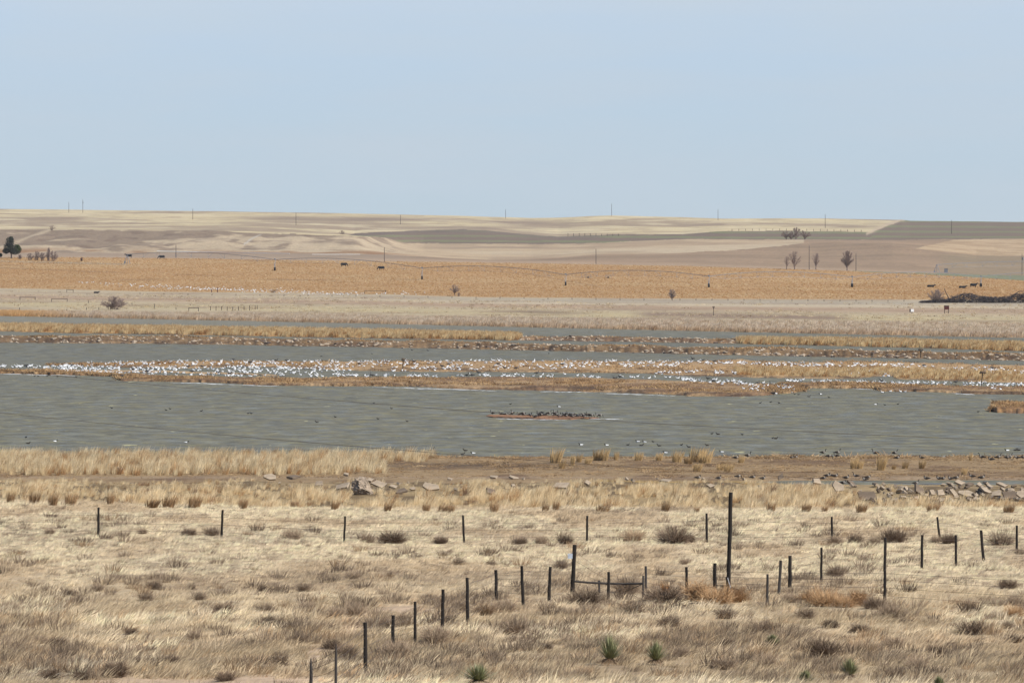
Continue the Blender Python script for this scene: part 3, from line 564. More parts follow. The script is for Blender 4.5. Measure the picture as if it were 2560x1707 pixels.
    ok = (uu < np.interp(y, [609, 625, 640, 664], [960, 960, 1060, 1085])) & (rng.random(N_) < .35+.8*sst(.35, .6, fbm(x/3, y/6, 111, 3))) & ((y > 612+5*vnoise(x/4, 0, 5)))
    ok &= ~((uu > 960) & (y < 645)); x, y, z = x[ok], y[ok], z[ok]; n = len(x); fine = rng.random(n)
    t = np.zeros((n, 3)) + A(216, 192, 150); t = mixcol(t, A(234, 216, 178), (fine > .6)*.8); t = mixcol(t, A(176, 134, 88), (fine < .22)*.9); hg = .75+.75*rng.random(n)
    scatter('shore_grass', pt_, np.stack([x, y, z-.03], -1), pack(n, .9, .07), np.stack([hg*.95, hg*.95, hg*1.15], -1), t, 'dense belt of tall golden grass at the waterside on the left', 'grass')
    # mud flat stubble
    N_ = 15000; y = rng.uniform(607, 664, N_); uu = rng.uniform(-110, 2670, N_); x = (uu-1280)/F*y; z = znear(x, y); n = N_
    t = np.zeros((n, 3)) + A(170, 140, 102); t = mixcol(t, A(206, 178, 138), (rng.random(n) > .68)*.8); t = mixcol(t, A(110, 88, 66), (rng.random(n) < .24)*.85); s = rng.uniform(.12, .42, n)*(.7+.9*sst(.45, .65, fbm(x/5, y/7, 115, 3))); s *= 1+1.1*sst(652, 658, y)
    scatter('short_turf', [tuft(26, .5, .5, .05, .5, .7, seed=80+k, flare=.8) for k in range(3)], np.stack([x, y, z-.02], -1), pack(n), np.stack([s*2.2, s*2.2, s*.8], -1), t, 'grazed brown turf on the mud flat by the water', 'turf')
    # golden reeds on the two spits
    # yellow grass fringe between the channel and the rubble
    N_ = 1500; y = rng.uniform(574, 584, N_); uu = rng.uniform(1500, 2670, N_); x = (uu-1280)/F*y; z = znear(x, y); n = N_; t = np.zeros((n, 3)) + A(206, 176, 120); s = rng.uniform(.1, .28, n)
    scatter('channel_grass', pt_, np.stack([x, y, z-.02], -1), pack(n, .9, .15), np.stack([s*1.5, s*1.5, s], -1), t, 'short yellow grass fringe between the channel and the rubble', 'grass')
    xs, ys, zs = [], [], []
    for key, u0, u1, k in (('reedL', -60, 1300, 7500), ('reedR', 1840, 2610, 4200)):
        uu = rng.uniform(u0, u1, k); s = rng.uniform(.04, .8, k); a, b, c_ = isl[key](uu, s); xs.append(a); ys.append(b); zs.append(c_)
    uu = rng.uniform(2120, 2610, 900); s = rng.uniform(.05, .45, 900); a, b, c_ = isl['back'](uu, s); xs.append(a); ys.append(b); zs.append(c_)
    uu = rng.uniform(1840, 2120, 700); s = rng.uniform(.08, .4, 700); a, b, c_ = isl['back'](uu, s); xs.append(a); ys.append(b); zs.append(c_)
    x, y, z = map(np.concatenate, (xs, ys, zs)); n = len(x); fine = rng.random(n); t = np.zeros((n, 3)) + A(204, 174, 126); t = mixcol(t, A(222, 198, 152), (fine > .55)*.8); t = mixcol(t, A(166, 122, 74), (fine < .25)*.9)
    hg = .6+.5*rng.random(n); hg[-1600:] *= .75
    reed = [tuft(26, .5, 1.5, .07, .18, 1, seed=120+k, flare=.12) for k in range(4)]
    scatter('golden_reeds', reed, np.stack([x, y, z-.05], -1), pack(n, .9, .05), np.stack([hg*1.2, hg*1.2, hg], -1), t, 'golden reeds standing on the low spits across the lake', 'reeds')
    # short reeds / turf on islands
    xs, ys, zs = [], [], []
    for key, u0, u1, k, s0, s1 in (('front', -60, 2010, 5200, .0, .9), ('back', 120, 2610, 4200, .0, 1), ('right', 1945, 2610, 1300, 0, 1), ('tip', 2478, 2610, 700, .1, 1), ('dike', -60, 2610, 6000, .4, 1), ('reedM', 1300, 1870, 700, .4, 1)):
        uu = rng.uniform(u0, u1, k); s = rng.uniform(s0, s1, k); a, b, c_ = isl[key](uu, s); xs.append(a); ys.append(b); zs.append(c_)
    x, y, z = map(np.concatenate, (xs, ys, zs)); n = len(x); fine = rng.random(n); t = np.zeros((n, 3)) + A(172, 138, 98); t = mixcol(t, A(200, 168, 122), (fine > .6)*.8); t = mixcol(t, A(110, 82, 56), (fine < .22)*.9)
    clp = sst(.45, .7, fbm(x/6, y/6, 131, 3)); s = .12+.22*rng.random(n)+.35*clp
    scatter('island_turf', [tuft(20, .8, .8, .09, .25, .8, seed=140+k, flare=.4) for k in range(3)], np.stack([x, y, z-.04], -1), pack(n), np.stack([s*2.5, s*2.5, s], -1), t, 'rusty tan turf and matted weeds on the islands and dikes', 'turf')
    # far reed belt
    n = 17000; uu = rng.uniform(-60, 2620, n); s = rng.random(n)
    V8, D8 = rows_at(uu); t_ = -.004 + s*np.interp(uu, [0, 860, 1700, 2560], [.13, .22, .30, .34]); vv, D = segvD(V8, D8, 1, t_); p = P(uu, vv, D); z = p[:, 2]+dzfar(p[:, 0], D)*.6; x = p[:, 0]
    fine = rng.random(n); t = np.zeros((n, 3)) + A(206, 187, 158); t = mixcol(t, A(224, 206, 184), (fine > .6)*.8); t = mixcol(t, A(170, 138, 110), (fine < .25)*.8); t = mixcol(t, A(192, 160, 124), sst(.15, 0, s)*.6)
    t = mixcol(t, A(214, 168, 106), sst(220, 40, uu)*.8)
    hg = (.55+.45*rng.random(n))*lerp(1, .8, s)
    scatter('pale_reeds', reed, np.stack([x, D, z-.05], -1), pack(n, .9, .05), np.stack([hg*1.5, hg*1.5, hg*1.1], -1), t, 'wide belt of pale pinkish reeds along the far shore', 'reeds')
    # corn stubble and chaff
    n = 64000; uu = rng.uniform(-40, 2600, n); V8, D8 = rows_at(uu); t_ = rng.random(n); vv, D = segvD(V8, D8, 2, t_); p = P(uu, vv, D); z = p[:, 2]+dzfar(p[:, 0], D)*.6
    fine = rng.random(n); t = np.zeros((n, 3)) + A(190, 150, 100, .9); t = mixcol(t, A(232, 208, 164), (fine > .93)*1.0); t = mixcol(t, A(176, 134, 86), (fine < .3)*.9); s = rng.uniform(.3, .8, n)
    scatter('corn_stubble', [tuft(9, .35, .55, .12, .1, 1, seed=160+k, flare=.5) for k in range(4)], np.stack([p[:, 0], D, z-.03], -1), pack(n), np.stack([s*1.1, s*1.1, s], -1), t, 'cut golden corn stalks and chaff covering the far field', 'stubble')
    # meadow weeds on the far bank
    n = 12000; uu = rng.uniform(-40, 2600, n); V8, D8 = rows_at(uu); t_ = rng.uniform(.01, .9, n); vv, D = segvD(V8, D8, 1, t_); p = P(uu, vv, D); z = p[:, 2]+dzfar(p[:, 0], D)*.6
    keep = rng.random(n) < sst(.4, .65, fbm(p[:, 0]/25, D/20, 171, 3)); p, D, z = p[keep], D[keep], z[keep]; n = len(D); fine = rng.random(n)
    t = np.zeros((n, 3)) + A(200, 178, 140); t = mixcol(t, A(150, 126, 98), (fine < .3)*.9); t = mixcol(t, A(220, 202, 166), (fine > .7)*.9); s = rng.uniform(.25, .8, n)
    scatter('meadow_weeds', [tuft(14, .7, .9, .09, .2, .9, seed=180+k, flare=.5) for k in range(3)], np.stack([p[:, 0], D, z-.03], -1), pack(n), np.stack([s*1.4, s*1.4, s], -1), t, 'dry yellowish weeds on the meadow beyond the far shore', 'weeds')
# --- objects
# ------------------------------------------------------------------ fences
def post_mesh(base, top, r, n=9, point=False, seed=0):
    rd = random.Random(seed); base = Vector(base); top = Vector(top); m = MB(); k = 6; pts = []; rr = []
    for i in range(k+1):
        t = i/k; p = base.lerp(top, t) + Vector((rd.uniform(-1, 1), rd.uniform(-1, 1), 0))*r*.14; pts.append(p); rr.append(r*(1.08-.14*t)*rd.uniform(.94, 1.06))
    if point: rr[-1] = r*.25; rr[-2] = r*.85
    m.tube(pts, rr, n); return m
ALLPOST = {}
def post(fence, u0, vt, u1, vb, wpx, mat='post', name='post', point=False, extra=0.25, label=None):
    b = near_pt(u1, min(vb, 1740)); D = b.y; sc = F/D; h = (vb-vt)/sc; OBST.append((b.x, b.y, .12, 1.2, .8))
    if vb > 1740: h = (1740-vt)/sc
    tp = b + Vector(((u0-u1)/sc, 0, h)); bb = b - Vector(((u0-u1)/sc*extra/h, 0, extra))
    loc = fence.location if fence else Vector((0, 0, 0))
    m = post_mesh(bb-loc, tp-loc, wpx/sc/2, point=point, seed=int(u1)); o = m.obj(name, M[mat], fence)
    if label: o['label'] = label
    return b, tp
def sagwire(m, a, b, r=.0042, sag=.03, seg=6, n=4):
    pts = []
    for i in range(seg+1):
        t = i/seg; p = Vector(a).lerp(Vector(b), t); p.z -= sag*4*t*(1-t); pts.append(p)
    m.tube(pts, r, n)
def run_wires(fence, posts, hs, name='wire'):
    loc = fence.location
    for h in hs:
        m = MB()
        for (b0, t0), (b1, t1) in zip(posts[:-1], posts[1:]):
            f = Vector((0, -.06, 0)); sagwire(m, b0.lerp(t0, h)+f-loc, b1.lerp(t1, h)+f-loc, sag=random.uniform(.0, .05))
        m.obj(name, M['wire'], fence)
# far row
fa = empty('barbed_wire_fence', near_pt(1280, 1350)); lab(fa, 'far barbed wire fence, evenly spaced dark posts along the brow of the slope', 'fence')
FA = [(-62, 1264, -62, 1335, 6.2), (246, 1268, 246, 1340, 6.2), (556.5, 1274, 554, 1344, 6), (863, 1290, 860, 1355, 5.6), (1157, 1288, 1160, 1357, 5.8), (1468, 1289, 1467, 1355, 5.6), (1766, 1283, 1767, 1356, 6), (2079.5, 1292, 2079.5, 1355, 5.6), (2343, 1292, 2349, 1348, 5.6), (2542, 1313, 2542, 1374, 6), (2700, 1330, 2700, 1390, 6)]
pa = [post(fa, *q) for q in FA]; run_wires(fa, pa, (.74, .46, .2))
# near diagonal row with the brace at its corner
fb = empty('barbed_wire_fence', near_pt(1430, 1490)); lab(fb, 'near barbed wire fence climbing from lower left to the braced corner post', 'fence')
FB = [(778, 1645, 777, 1760, 8.2, 'post_grey', 'post', True), (840, 1608, 839, 1745, 7.6, 'post_grey', 'post', True), (913, 1555, 913, 1680, 10), (983, 1538, 982, 1618, 9), (1037.5, 1503, 1038, 1612, 7.4), (1108, 1473, 1105.5, 1578, 8.8), (1168, 1443, 1169, 1560, 8.6), (1239.5, 1425, 1241, 1502, 8.4), (1304, 1415, 1308, 1518, 8), (1375.5, 1416, 1372, 1507, 8)]
pb = [post(fb, *q) for q in FB]
corner = post(fb, 1436.5, 1362, 1430.5, 1488, 10.5, 'post', 'corner_post'); pb.append(corner)
pb.append(post(fb, 1521.5, 1429, 1521, 1500, 7.6)); pb.append(post(fb, 1614, 1415, 1615, 1476, 6.6, 'post_grey'))
pb.append(post(fb, 1716, 1417, 1717, 1500, 7)); pb.append(post(fb, 1787, 1408, 1787, 1482, 9.6))
post(fb, 1608.5, 1438, 1607, 1496, 5.6, 'post_grey', 'brace_post'); post(fb, 1498, 1451, 1498.5, 1482, 6, 'post_grey', 'brace_post')
loc = fb.location
def at_depth(u, v, D): p = P(u, v, D); return Vector((float(p[0]), float(D), float(p[2])))
Dc = corner[0].y - .05
m = MB(); m.tube([at_depth(1436, 1452.5, Dc)-loc, at_depth(1470, 1455.5, Dc)-loc, at_depth(1515, 1457.5, Dc)-loc, at_depth(1560, 1459, Dc)-loc, at_depth(1608, 1458, Dc-.3)-loc], [.036, .034, .038, .035, .037], 8); m.obj('brace_rail', M['post_grey'], fb)
m = MB(); m.tube([at_depth(1603, 1461, Dc-.3)-loc, at_depth(1565, 1477, Dc-.3)-loc, at_depth(1523, 1495, Dc-.3)-loc], .014, 6); m.obj('brace_rod', M['post'], fb)
run_wires(fb, pb, (.88, .7, .52, .33, .15))
sg = empty('sign', at_depth(1425.5, 1389.5, Dc-.06)); lab(sg, 'small pale blue grey metal plate nailed to the corner post', 'sign')
m = MB(); m.box((0, 0, 0), (12.0/(F/Dc), .006, 13.0/(F/Dc))); m.obj('plate', M['sign'], sg); m = MB(); m.tube([(.05, .01, .04), (.12, .01, .04)], .008, 5); m.obj('nail', M['wire'], sg)
# right-hand cross fence running uphill
fc = empty('barbed_wire_fence', near_pt(2050, 1460)); lab(fc, 'short barbed wire fence running back from the tall pole to the right edge', 'fence')
FC = [(1919, 1435, 1918, 1508, 6.4, 'post_grey'), (1952, 1401, 1947, 1489, 7.4, 'post_grey'), (1975.5, 1389, 1974, 1469, 9.4), (2053.5, 1369, 2053, 1457, 6.2), (2213.5, 1344, 2211.5, 1428, 7.2), (2305.5, 1337, 2304, 1424, 6.8), (2389.5, 1337, 2390.5, 1414, 6.4), (2452, 1325, 2459, 1403, 7.6), (2640, 1320, 2640, 1395, 7)]
pc = [post(fc, *q) for q in FC]; run_wires(fc, pc[2:], (.85, .6, .35, .15))
fd = empty('barbed_wire_fence', near_pt(2212, 1502)); lab(fd, 'lower barbed wire strands from the tall pole past one dark post to the right edge', 'fence')
pd_ = [post(fd, 1787.5, 1424, 1787.5, 1483, 4), post(fd, 2212.5, 1425, 2211.5, 1505, 7.6), post(fd, 2700, 1450, 2700, 1540, 8)]
run_wires(fd, [pd_[0], pd_[1], pd_[2]], (.9, .7, .45, .2))
# tall pole with short leaning stub and white stick
tp = near_pt(1822, 1482); sc = F/tp.y; m = post_mesh(Vector((-.02, 0, -.3)), Vector((3.5/sc+.02, 0, 252/sc)), 10.4/sc/2, 12, seed=3)
o = m.obj('wooden_pole', M['post'], loc=tp); lab(o, 'tallest and thickest dark wooden pole standing in the grass right of the braced fence corner', 'pole')
b = near_pt(1821, 1484)+Vector((0, -.6, 0)); sc = F/b.y; m = post_mesh(Vector((0, 0, -.2)), Vector((-6/sc, 0, 46/sc)), 3.2/sc, 8, seed=5); o = m.obj('stub_post', M['post'], loc=b); lab(o, 'short leaning stub post at the foot of the tallest pole', 'post')
m = MB(); m.tube([(-4/sc, -.08, 44/sc), (2/sc, -.08, 22/sc), (8/sc, -.08, 0)], .014, 6); o = m.obj('white_stick', M['white_wood'], loc=b); lab(o, 'thin bleached white stick leaning on the stub by the tallest pole', 'stick')
m = MB(); p0 = near_pt(1792, 1471); p1 = near_pt(1848, 1480); m.tube([Vector((0, 0, .09)), (p1-p0)*.5+Vector((0, 0, .11)), (p1-p0)+Vector((0, 0, .05))], [.05, .06, .04], 8); o = m.obj('fallen_log', M['post'], loc=p0); lab(o, 'dark fallen log lying behind the foot of the tallest pole', 'log')
p0 = near_pt(2136, 1443); sc = F/p0.y; m = MB(); m.box((20/sc, 0, .07), (42/sc, .2, .09), Matrix.Rotation(.03, 3, 'Y')); m.box((20/sc, .12, .02), (36/sc, .08, .12)); o = m.obj('fallen_plank', M['post'], loc=p0); lab(o, 'dark plank lying flat in the grass between two fence posts on the right', 'plank')

# overhead wires crossing the view
for pts, lb in (([(-300, 895), (314, 955), (860, 1003), (1250, 1033), (1700, 1062), (2560, 1101), (2900, 1112)], 'upper of the two thin overhead wires crossing in front of the lake'),
                ([(-300, 1000), (0, 1032), (311, 1061), (860, 1115), (1230, 1143), (1700, 1176), (2100, 1197), (2900, 1234)], 'lower of the two thin overhead wires crossing in front of the lake and mud flat')):
    us = np.linspace(-300, 2900, 40); p_ = np.array(pts, float); cf = np.polyfit(p_[:, 0], p_[:, 1], 3); vs = np.polyval(cf, us); m = MB(); D0 = 118.0
    q = [at_depth(a, b_, D0) for a, b_ in zip(us, vs)]; m.tube([x-q[0] for x in q], .0038, 5); o = m.obj('overhead_wire', M['wire'], loc=q[0]); lab(o, lb, 'wire')

# ------------------------------------------------------------------ shrubs, weeds, yuccas
def shrub_mesh(seed, n=150, mat='twig', spread=.9, curl=.2, ball=False):
    rd = random.Random(seed); m = MB()
    for i in range(n):
        a = rd.uniform(0, 6.283); el = rd.uniform(.15, 1.45) if not ball else rd.uniform(-.2, 1.5); L_ = rd.uniform(.55, 1.0)
        d = Vector((math.cos(a)*math.cos(el)*spread, math.sin(a)*math.cos(el)*spread, math.sin(el)*.95)); c0 = Vector((math.cos(a), math.sin(a), 0))*rd.uniform(0, .22)
        if ball: c0 = Vector((rd.uniform(-.3, .3), rd.uniform(-.3, .3), rd.uniform(.1, .5))); L_ *= .55
        p1 = c0 + d*L_*.5*.5 + Vector((0, 0, .02)); p2 = c0 + d*L_*.5*rd.uniform(.85, 1.1) + Vector((rd.uniform(-curl, curl), rd.uniform(-curl, curl), rd.uniform(-curl, curl)))*.5
        wd = rd.uniform(.008, .02); sd_ = Vector((rd.uniform(-1, 1), rd.uniform(-.3, .3), rd.uniform(-.5, .5))).normalized()
        m.add([c0-sd_*wd*.7+Vector((0, 0, -.05)), c0+sd_*wd*.7+Vector((0, 0, -.05)), p1+sd_*wd*.55, p1-sd_*wd*.55, p2], [(0, 1, 2, 3), (3, 2, 4)])
        for q in range(3):
            t = rd.uniform(.35, .95); s0 = p1.lerp(p2, t); dd = (p2-p1)*rd.uniform(.4, .8) + Vector((rd.uniform(-.12, .12), rd.uniform(-.12, .12), rd.uniform(-.03, .12)))
            m.add([s0-sd_*wd*.3, s0+sd_*wd*.3, s0+dd], [(0, 1, 2)])
    return m.mesh('shrub', M[mat])
SH = {'g': [shrub_mesh(s, 420, 'twig') for s in range(4)], 'd': [shrub_mesh(10+s, 560, 'twig_dark') for s in range(4)], 'o': [shrub_mesh(20+s, 560, 'twig_orange', 1, .35, s == 2) for s in range(3)], 't': [shrub_mesh(30+s, 420, 'twig_tan', .9, .3) for s in range(3)]}
SHR = """124 1334 30 g;355 1334 32 g;472 1338 42 d;530 1338 46 g;731 1348 50 g;982 1358 70 d;920 1357 36 g;1102 1358 40 d;1302 1359 34 d;1353 1359 42 g;1413 1359 48 d;1581 1352 66 t;1687 1358 90 d;1146 1412 34 g;1228 1412 28 g;1402 1422 40 g;1720 1356 40 d;2085 1360 42 g;2139 1357 44 d;2186 1358 34 g;2234 1356 66 d;2340 1356 32 g;2373 1358 44 d;2504 1362 74 g;2548 1385 30 g;1711 1410 28 g
27 1527 48 g;168 1492 46 d;139 1499 24 g;113 1480 26 g;245 1478 36 g;384 1472 44 d;479 1474 22 g;366 1502 42 g;556 1535 70 d;658 1477 26 d;665 1530 44 g;764 1525 50 g;841 1545 50 g;501 1500 36 g;760 1478 40 g;669 1560 46 d;329 1585 42 d;62 1570 26 d;143 1615 52 d;102 1608 40 g;288 1692 74 d;205 1699 64 d;431 1660 44 d;563 1702 54 d;130 1697 62 d;750 1607 42 g;830 1622 54 d;486 1600 42 g
881 1447 44 g;976 1442 24 g;885 1540 58 g;1070 1500 36 g;1150 1525 44 g;1212 1537 76 t;1263 1530 64 g;970 1567 52 d;1008 1556 44 d;1088 1607 84 g;990 1642 76 g;865 1642 62 d;1290 1587 76 g;1468 1511 92 d;1567 1483 72 g;1580 1532 80 g;1665 1507 116 d;1420 1607 40 g;1365 1622 36 d;1675 1567 62 g;1744 1508 76 o;1795 1510 72 o;1840 1504 60 o;2025 1506 60 o;2062 1516 72 o;2110 1518 56 o;2145 1516 50 o;2184 1522 58 d;2534 1541 52 o;2537 1512 50 g;2420 1520 62 t;1813 1546 58 g;1905 1586 76 d;1815 1621 52 d;2015 1546 52 g;2077 1569 44 d;2146 1581 56 d;2223 1546 62 g;2431 1586 88 d;2519 1571 34 g;2340 1635 50 d;2055 1642 94 d;1916 1669 62 g;1810 1674 64 g;2292 1669 62 g;2548 1652 46 d;2235 1621 60 g;2519 1471 52 d;2088 1442 50 g;1974 1505 46 g;2534 1606 52 d;2240 1700 60 g;1700 1640 50 g;1240 1660 50 g;700 1660 56 g;340 1640 46 g;1460 1690 50 t"""
shl = []
for q in SHR.replace('\n', ';').split(';'):
    if q.strip(): a = q.split(); shl.append((float(a[0]), float(a[1]), float(a[2]), a[3]))
bands = [(1300, 1368, 'along the foot of the far fence'), (1368, 1460, 'in the open grass between the two fences'), (1460, 1520, 'level with the braced fence corner'), (1520, 1575, 'on the slope just below the fence corner'), (1575, 1635, 'on the middle of the lower slope'), (1635, 1720, 'close to the bottom edge')]
nmw = {'g': ('leafless_shrub', 'grey brown twiggy shrub', 'shrub'), 'd': ('leafless_shrub', 'dark dense low shrub', 'shrub'), 'o': ('tumbleweed', 'rust orange tumbleweed', 'tumbleweed'), 't': ('weed_clump', 'tan feathery weed clump', 'weed')}
ORD = ['leftmost', 'second', 'third', 'fourth', 'fifth', 'sixth', 'seventh', 'eighth', 'ninth', 'tenth', 'eleventh', 'twelfth', 'thirteenth', 'fourteenth', 'fifteenth', 'sixteenth', 'seventeenth', 'eighteenth']
groups_ = {}
for q in shl:
    bi = [i for i, b_ in enumerate(bands) if b_[0] <= q[1] < b_[1]][0]; groups_.setdefault((bi, q[3]), []).append(q)
for (bi, ty), lst in groups_.items():
    lst.sort()
    for i, (u, v, wd, _) in enumerate(lst):
        p = near_pt(u, v); sc = F/p.y; W = wd/sc; OBST.append((p.x, p.y, W*.46, 2.0, .9)); W *= 1.12; nm, wds, ct = nmw[ty]; hk = {'g': .95, 'd': .85, 'o': .98, 't': .8}[ty]*random.uniform(.85, 1.15)
        o = inst_obj(nm, random.choice(SH[ty]), p, random.uniform(0, 6.28), (W*1.0, W*1.0, W*hk)); tot = len(lst)
        pos = ('only ' if tot == 1 else ('leftmost ' if i == 0 else ('rightmost ' if i == tot-1 else ORD[i] + ' from left ')))
        lab(o, wds + ', ' + pos + ('one ' if True else '') + bands[bi][2], ct, 'shrubs and weeds ' + bands[bi][2])
p = near_pt(1663, 1486); o = inst_obj('tumbleweed', shrub_mesh(77, 420, 'twig_rust', 1, .3, True), p+Vector((0, 0, .02)), 0, (.42, .42, .44)); lab(o, 'round rust orange tumbleweed ball resting on the dark shrub right of the brace', 'tumbleweed')

def yucca(u, v, wd, hh, label, seed):
    rd = random.Random(seed); p = near_pt(u, v); sc = F/p.y; r = wd/sc/2*1.2; hh *= 1.15; OBST.append((p.x, p.y, r*.9, 4.0, .97)); h = hh/sc; root = empty('yucca', p); lab(root, label, 'yucca', 'yuccas in the lower grass')
    m = MB(); n = 230
    for i in range(n):
        a = rd.uniform(0, 6.283); el = rd.uniform(.12, 1.5); L_ = rd.uniform(.8, 1.12)
        tip = Vector((math.cos(a)*math.cos(el)*r*L_*1.15, math.sin(a)*math.cos(el)*r*L_, .34*h + math.sin(el)*h*.72*L_)); b0 = Vector((math.cos(a)*.04, math.sin(a)*.04, .22*h)); sdv = Vector((0, 0, 1)).cross(tip).normalized() if tip.xy.length > .02 else Vector((1, 0, 0))
        m.blade(b0, tip, rd.uniform(.02, .034), (0, 0, 0), 3, side=(sdv + Vector((rd.uniform(-.5, .5), 0, rd.uniform(-.3, .3)))).normalized())
    m.obj('leaf_rosette', M['yucca'], root)
    m = MB()
    for i in range(90):
        a = rd.uniform(0, 6.283); L_ = rd.uniform(.5, .9)*r; m.blade((math.cos(a)*.05, math.sin(a)*.05, .25*h), (math.cos(a)*L_-.1*r, math.sin(a)*L_, rd.uniform(-.02, .18*h)), .02, (0, 0, 0), 2)
    m.obj('dead_leaf_skirt', M['yucca_dead'], root)
yucca(1196, 1712, 98, 46, 'wide green spiky yucca cut by the bottom edge, left of the two large ones', 1); yucca(1525, 1664, 72, 66, 'tallest green yucca in the lower grass below the braced corner', 2); yucca(1640, 1662, 60, 52, 'mid sized green yucca just right of the tallest yucca', 3)
yucca(1932, 1617, 38, 28, 'small yellowish yucca on the slope above the other small ones', 4); yucca(2124, 1698, 50, 46, 'dull green yucca near the bottom edge beneath the dark shrubs', 5); yucca(2014, 1714, 42, 34, 'small yucca half cut off by the bottom edge right of centre', 6); yucca(2347, 1716, 26, 22, 'tiny yucca tip at the bottom edge far right', 7)

# ------------------------------------------------------------------ tussocks standing alone on the mud flat
def tussock_mesh(seed): return tuft(120, .30, 1.15, .03, .12, 1, seed=seed, flare=.38)
M['tuss'] = new_mat('golden_tussock', A(214, 180, 128), noise=[(5, .7, 1.25, (1, 1, .1))], rough=.8)
def tuss2(seed):
    random.seed(seed); m = MB()
    for i in range(170):
        a = random.uniform(0, 6.283); r = .3*math.sqrt(random.random()); bx, by = r*math.cos(a), r*math.sin(a); h = random.uniform(.5, 1.15)
        m.blade((bx, by, -.05), (bx+math.cos(a)*h*.3*random.random()+.08, by+math.sin(a)*.3*random.random(), h), .03, (.1*h, 0, -.1*h))
    return m.mesh('tussock', M['tuss'])
TS = [tuss2(s) for s in range(3)]
TU = """1262 1139 16 20;1388 1158 38 44;1404 1172 22 26;1431 1164 14 34;1447 1156 18 26;1470 1160 24 20;1492 1152 30 34;1510 1152 26 36;1540 1151 16 26;1595 1152 26 26;1647 1152 22 24;1692 1156 34 34;1720 1160 30 22;1740 1155 50 44;1762 1158 44 40;1742 1180 28 26;1800 1176 26 20;1820 1180 30 24;1852 1158 20 24;2134 1172 24 34;2150 1172 20 26;2202 1176 30 44;2234 1174 14 16;2262 1172 22 22;2304 1172 22 26;2426 1152 10 24;2410 1188 18 22"""
for i, q in enumerate(TU.split(';')):
    u, v, wd, hh = map(float, q.split()); p = near_pt(u, v-1); sc = F/p.y; o = inst_obj('grass_tussock', TS[i % 3], p, random.uniform(-.5, .5), (wd/sc/.95, wd/sc/.95, hh/sc/1.05))
    lab(o, 'golden grass tussock standing alone on the mud flat, ' + (['leftmost'] + ['number %s from the left' % ORD[k] if False else ORD[k] + ' from the left' for k in range(1, 18)] + ['%s from the right' % s for s in ('ninth', 'eighth', 'seventh', 'sixth', 'fifth', 'fourth', 'third', 'second')] + ['rightmost'])[i], 'tussock', 'tussocks on the mud flat')

M['tuss_dark'] = new_mat('brown_tussock', A(168, 136, 100), noise=[(5, .6, 1.5, (1, 1, .1))], rough=.8)
DT = [tuss2(30+k) for k in range(3)]
for me in DT: me.materials[0] = M['tuss_dark']
DTL = [(25, 1254, 24, 30), (85, 1256, 34, 34), (131, 1260, 30, 36), (176, 1260, 40, 38), (275, 1258, 24, 34), (378, 1266, 44, 24), (420, 1266, 40, 34), (484, 1266, 42, 34), (606, 1268, 28, 28), (735, 1268, 26, 24), (836, 1270, 26, 26), (968, 1274, 24, 22), (1064, 1274, 26, 22), (1108, 1276, 40, 22), (1124, 1278, 26, 22), (1234, 1277, 30, 30), (1362, 1276, 22, 22), (1388, 1272, 22, 28), (1505, 1276, 44, 22), (1662, 1276, 26, 28), (1740, 1278, 18, 16), (1926, 1276, 28, 28), (2014, 1276, 30, 24), (2060, 1276, 20, 18), (2152, 1278, 34, 26), (2330, 1276, 40, 24), (2520, 1278, 34, 24)]
for i, (u, v, wd, hh) in enumerate(DTL):
    p = near_pt(u, v+3); sc = F/p.y; OBST.append((p.x, p.y, wd/sc*.4, 2.5, .85)); o = inst_obj('grass_tussock', DT[i % 3], p, random.uniform(-.5, .5), (wd/sc/.9, wd/sc/.9, hh/sc/1.0))
    lab(o, 'dark brown grass tussock on the brow in front of the gold grass, ' + ((ORD[i] + ' from left') if 0 < i < 14 else ('leftmost' if i == 0 else ('rightmost' if i == len(DTL)-1 else ORD[len(DTL)-1-i] + ' from right'))), 'tussock', 'dark tussocks along the brow')

# ------------------------------------------------------------------ broken concrete and boulders on the berm
def rock_mesh(seed, mat, sub=2, rough=.25, flat=1.0):
    rd = random.Random(seed); bm = bmesh.new(); bmesh.ops.create_icosphere(bm, subdivisions=sub, radius=.5)
    cuts = [(Vector((rd.uniform(-1, 1), rd.uniform(-1, 1), rd.uniform(-.6, 1))).normalized(), rd.uniform(.26, .42)) for _ in range(9)]
    for vtx in bm.verts:
        for nn, d in cuts:
            k = vtx.co.dot(nn)-d
            if k > 0: vtx.co -= nn*k
        vtx.co *= 1 + rd.uniform(-rough, rough)*.25; vtx.co.z *= flat
    me = bpy.data.meshes.new('rock'); bm.to_mesh(me); bm.free(); me.materials.append(M[mat]); return me
def slab_mesh(seed, mat, t=.22, n=None):
    rd = random.Random(seed); n = n or rd.choice([4, 4, 5, 6]); m = MB(); a0 = rd.uniform(0, 6); pts = []
    for i in range(n):
        a = a0 + 6.283*i/n + rd.uniform(-.25, .25); r = .5*rd.uniform(.8, 1.12); pts.append((r*math.cos(a), r*math.sin(a)*.8))
    tp = [(x*.97, y*.97, t/2) for x, y in pts]; m1 = [(x, y, t/2-.03) for x, y in pts]; bt = [(x*rd.uniform(.92, 1.02), y*rd.uniform(.92, 1.02), -t/2) for x, y in pts]
    fs = [tuple(range(n)), tuple(2*n+i for i in range(n))[::-1]]
    for k in range(2):
        for i in range(n): j = (i+1) % n; fs.append(((k+1)*n+i, (k+1)*n+j, k*n+j, k*n+i))
    m.add(tp+m1+bt, fs); return m.mesh('slab', M[mat])
SL = [slab_mesh(s, 'concrete') for s in range(7)] + [slab_mesh(20+s, 'concrete_dark') for s in range(3)]
sq = slab_mesh(99, 'concrete', .22, 4)
